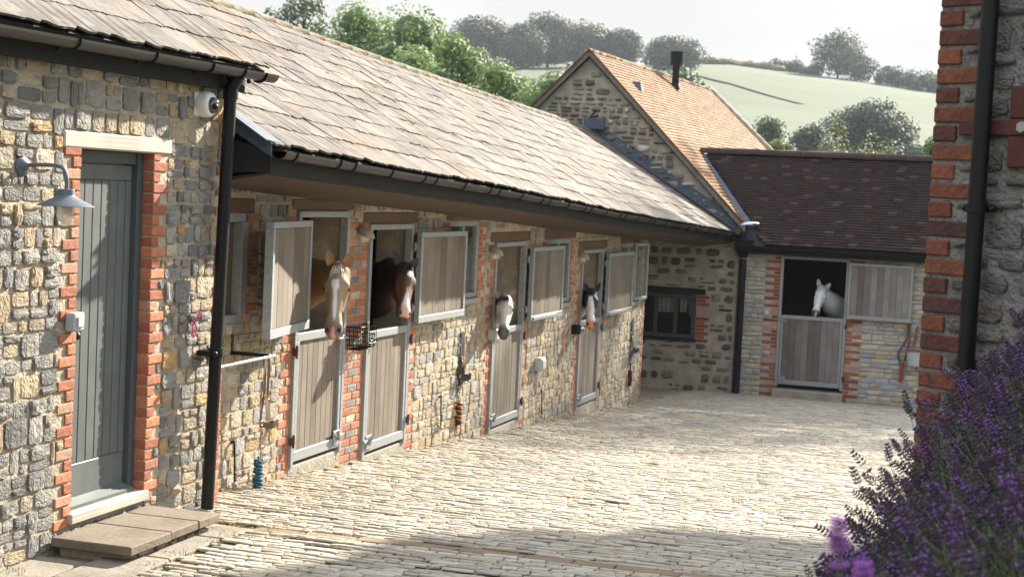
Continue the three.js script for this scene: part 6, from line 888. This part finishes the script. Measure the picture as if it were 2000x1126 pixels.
// ---------- the raised bed of lavender in the foreground ----------
const cenX = (z) => interp([[-6.6, 0.95], [-6.3, 0.85], [-5, 0.56], [-4, 0.51], [-3, 0.54], [-2, 0.6]], z), cenY = (z) => interp([[-6.3, -1.12], [-5, -1.2], [-4, -1.31], [-3, -1.4], [-2, -1.5]], z);
{ const g = new THREE.BoxGeometry(3.4, 1.3, 6.2, 20, 6, 30), p = g.attributes.position, u = g.attributes.uv; for (let i = 0; i < p.count; i++) { const x = p.getX(i), y = p.getY(i), z = p.getZ(i); if (y > 0.6) p.setY(i, y + (fbm(x * 2, z * 2, 1, 3, 2) - 0.5) * 0.12); u.setXY(i, x + y, z + y); } g.translate(1.75, -2.0, -3.4); g.computeVertexNormals(); structure('flower_bed', g, mat([0.09, 0.065, 0.045], { map: T.dirt, roughness: 1, bumpMap: T.mortarB, bumpScale: 0.03 })); }
function spikeGeo(seed, bloom, petal = [0.26, 0.085, 0.40], ps = 1, k = 6) { // whorls of small calyces, some open flowers
  const R = rng(seed), g = [], n = 6, L = 0.046; const oct = (c, d, len, w, col) => { const q = new THREE.OctahedronGeometry(1, 0); q.scale(w, len, w); q.applyQuaternion(new THREE.Quaternion().setFromUnitVectors(V(0, 1, 0), d.normalize())); q.translate(c.x, c.y, c.z); g.push(paint(clean(q), col)); };
  for (let i = 0; i < n; i++) { const y = i === 0 ? -0.016 : L * (i - 0.4) / (n - 1), rr = 0.0062 * Math.sin(Math.PI * (0.25 + 0.62 * i / (n - 1))) + 0.0015, q0 = 0; for (let j = 0; j < k; j++) { const a = j / k * 6.283 + i * 0.5 + R() * 0.3, d = V(Math.cos(a), 0.9, Math.sin(a)), dark = 0.6 + 0.7 * R(); oct(V(Math.cos(a) * rr, y, Math.sin(a) * rr), d.clone(), 0.0058, 0.0025, bloom < 0 ? [0.085 * dark, 0.062 * dark, 0.055 * dark] : [0.052 * dark, 0.030 * dark, 0.062 * dark]); if (R() < bloom) oct(V(Math.cos(a) * (rr + 0.0045), y + 0.004, Math.sin(a) * (rr + 0.0045)), V(Math.cos(a), 0.3, Math.sin(a)), 0.0024 * ps, 0.0026 * ps, petal.map(v => v * (0.85 + 0.4 * R()))); } }
  return merge(g);
}
function lavender(t, place, count, leaves, seed, cap) {
  const R = rng(seed), SP = [spikeGeo(1, 0.10), spikeGeo(2, 0.22), spikeGeo(3, 0.5), spikeGeo(4, 0.0), spikeGeo(5, -1), spikeGeo(6, 0.8)];
  const sm = mat([1, 1, 1], { vertexColors: true, roughness: 0.8 }), stemM = mat([0.12, 0.14, 0.07], { roughness: 0.9 }), leafM = mat([1, 1, 1], { roughness: 0.9 });
  const all = []; for (let i = 0; i < count; i++) { const q = place(R); if (!q) continue; all.push({ ...q, k: R(), s: 0.8 + 0.5 * R(), r: R() * 6.28 }); } all.sort((a, b) => a.p.length() - b.p.length());
  const up = V(0, 1, 0), m4 = new THREE.Matrix4(), rest = SP.map(() => []), stems = [];
  all.forEach((f, i) => { const gi = f.k < 0.26 ? 0 : f.k < 0.40 ? 1 : f.k < 0.49 ? 2 : f.k < 0.72 ? 3 : f.k < 0.96 ? 4 : 5; const q = new THREE.Quaternion().setFromUnitVectors(up, f.d).multiply(new THREE.Quaternion().setFromAxisAngle(up, f.r));
    if (i < cap) { const o = M3('flower_spike', SP[gi], sm, t); o.position.copy(f.p); o.quaternion.copy(q); o.scale.setScalar(f.s); } else rest[gi].push(m4.compose(f.p, q, V(f.s, f.s, f.s)).clone());
    const L = f.len || mix(0.16, 0.34, R()); m4.compose(f.p.clone().addScaledVector(f.d, -L / 2), q, V(1, L, 1)); stems.push(m4.clone()); });
  const inst = (name, g, m, list, col) => { if (!list.length) return; const o = new THREE.InstancedMesh(g, m, list.length); list.forEach((x, i) => { o.setMatrixAt(i, x); if (col) o.setColorAt(i, col(i)); }); o.name = numbered(name); o.userData.kind = 'stuff'; t.add(o); };
  rest.forEach((l, i) => inst('flower_spikes', SP[i], sm, l));
  inst('stems', clean(new THREE.CylinderGeometry(0.0010, 0.0014, 1, 4, 1, true)), stemM, stems);
  const lg = polyGeo([[-0.002, 0, 0], [0.002, 0, 0], [0.0028, 0.55, 0.06], [-0.0028, 0.55, 0.06], [0, 1, 0.2]], [[0, 1, 2, 3], [3, 2, 4]]); const ll = []; for (let i = 0; i < leaves; i++) { const q = place(R, true); if (!q) continue; ll.push(new THREE.Matrix4().compose(q.p, new THREE.Quaternion().setFromUnitVectors(up, q.d.add(V(R() - 0.5, R() - 0.5, R() - 0.5).multiplyScalar(1.5)).normalize()).multiply(new THREE.Quaternion().setFromAxisAngle(up, R() * 6.3)), V(1, mix(0.03, 0.075, R()), 0.06))); }
  leafM.side = THREE.DoubleSide; inst('leaves', lg, leafM, ll, () => { const k = 0.6 + 0.8 * R(); return rgb(0.085 * k, 0.105 * k, 0.055 * k); });
}
{
  const t = thing('lavender_bush', 'large lavender hedge in flower filling the lower right corner', 'lavender', [0.45, -1.35, -4.3]);
  const surf = (z, th, k) => { const lump = 0.93 * (0.9 + 0.24 * fbm(z * 1.6, th * 1.5, 3, 3, 6)), x = cenX(z) + Math.sin(th) * lump * k, y = cenY(z) + Math.cos(th) * lump * k; return V(x, y, z); };
  lavender(t, (R, leaf) => { const z = mix(-6.25, -2.5, R()), th = mix(-1.75, 0.9, R()); const k = leaf ? mix(0.62, 0.9, Math.pow(R(), 0.7)) : mix(0.82, 1.03, Math.pow(R(), 0.8)) + (R() < 0.06 ? 0.09 : 0); const p = surf(z, th, k); if (p.z < -6.62 + 0.62 * p.x) return null; const d = V(Math.sin(th) * 0.75 - 0.08, Math.cos(th) * 0.75 + 0.5, (R() - 0.5) * 0.5).normalize().add(V(R() - 0.5, R() - 0.5, R() - 0.5).multiplyScalar(0.75)).normalize(); return { p, d }; }, 3600, 90000, 501, 290);
  // the woody, shaded inside of the bush
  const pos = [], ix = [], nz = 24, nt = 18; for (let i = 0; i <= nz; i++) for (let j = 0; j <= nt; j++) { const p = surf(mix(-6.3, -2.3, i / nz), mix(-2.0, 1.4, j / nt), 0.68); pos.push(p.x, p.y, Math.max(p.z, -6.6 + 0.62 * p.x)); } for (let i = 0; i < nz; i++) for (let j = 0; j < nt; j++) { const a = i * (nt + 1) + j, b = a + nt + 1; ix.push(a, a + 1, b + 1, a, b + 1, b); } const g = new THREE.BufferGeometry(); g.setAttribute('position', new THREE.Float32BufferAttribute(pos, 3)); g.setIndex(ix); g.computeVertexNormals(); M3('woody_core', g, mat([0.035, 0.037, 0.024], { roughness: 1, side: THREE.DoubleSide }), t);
  done(t);
  const n = thing('lavender_plant', 'blurred lavender flowers close to the lens at the bottom right', 'lavender', [-0.05, -0.8, -1.5]); let i = 0; const spots = [[-0.142, -0.352, -1.62], [-0.112, -0.385, -1.58]];
  lavender(n, (R) => { const s = spots[i++]; return s ? { p: V(s[0], s[1], s[2]), d: V(-0.2 + 0.3 * R(), 1, 0.1).normalize(), len: 0.4 } : null; }, 2, 0, 502, 2); for (const c of n.children) if (c.isMesh && !c.isInstancedMesh) c.scale.setScalar(0.8), c.geometry = spikeGeo(9, 1, [0.44, 0.13, 0.60], 0.8, 14); done(n);
}

// ---------- draw ----------
scene.traverse(o => { if (o.isMesh) { o.castShadow = true; o.receiveShadow = true; } });
const renderer = new THREE.WebGLRenderer({ antialias: true });
renderer.setSize(1024, 576);
renderer.shadowMap.enabled = true;
renderer.toneMapping = THREE.LinearToneMapping;
renderer.toneMappingExposure = EXPOSURE;
renderer.render(scene, camera);
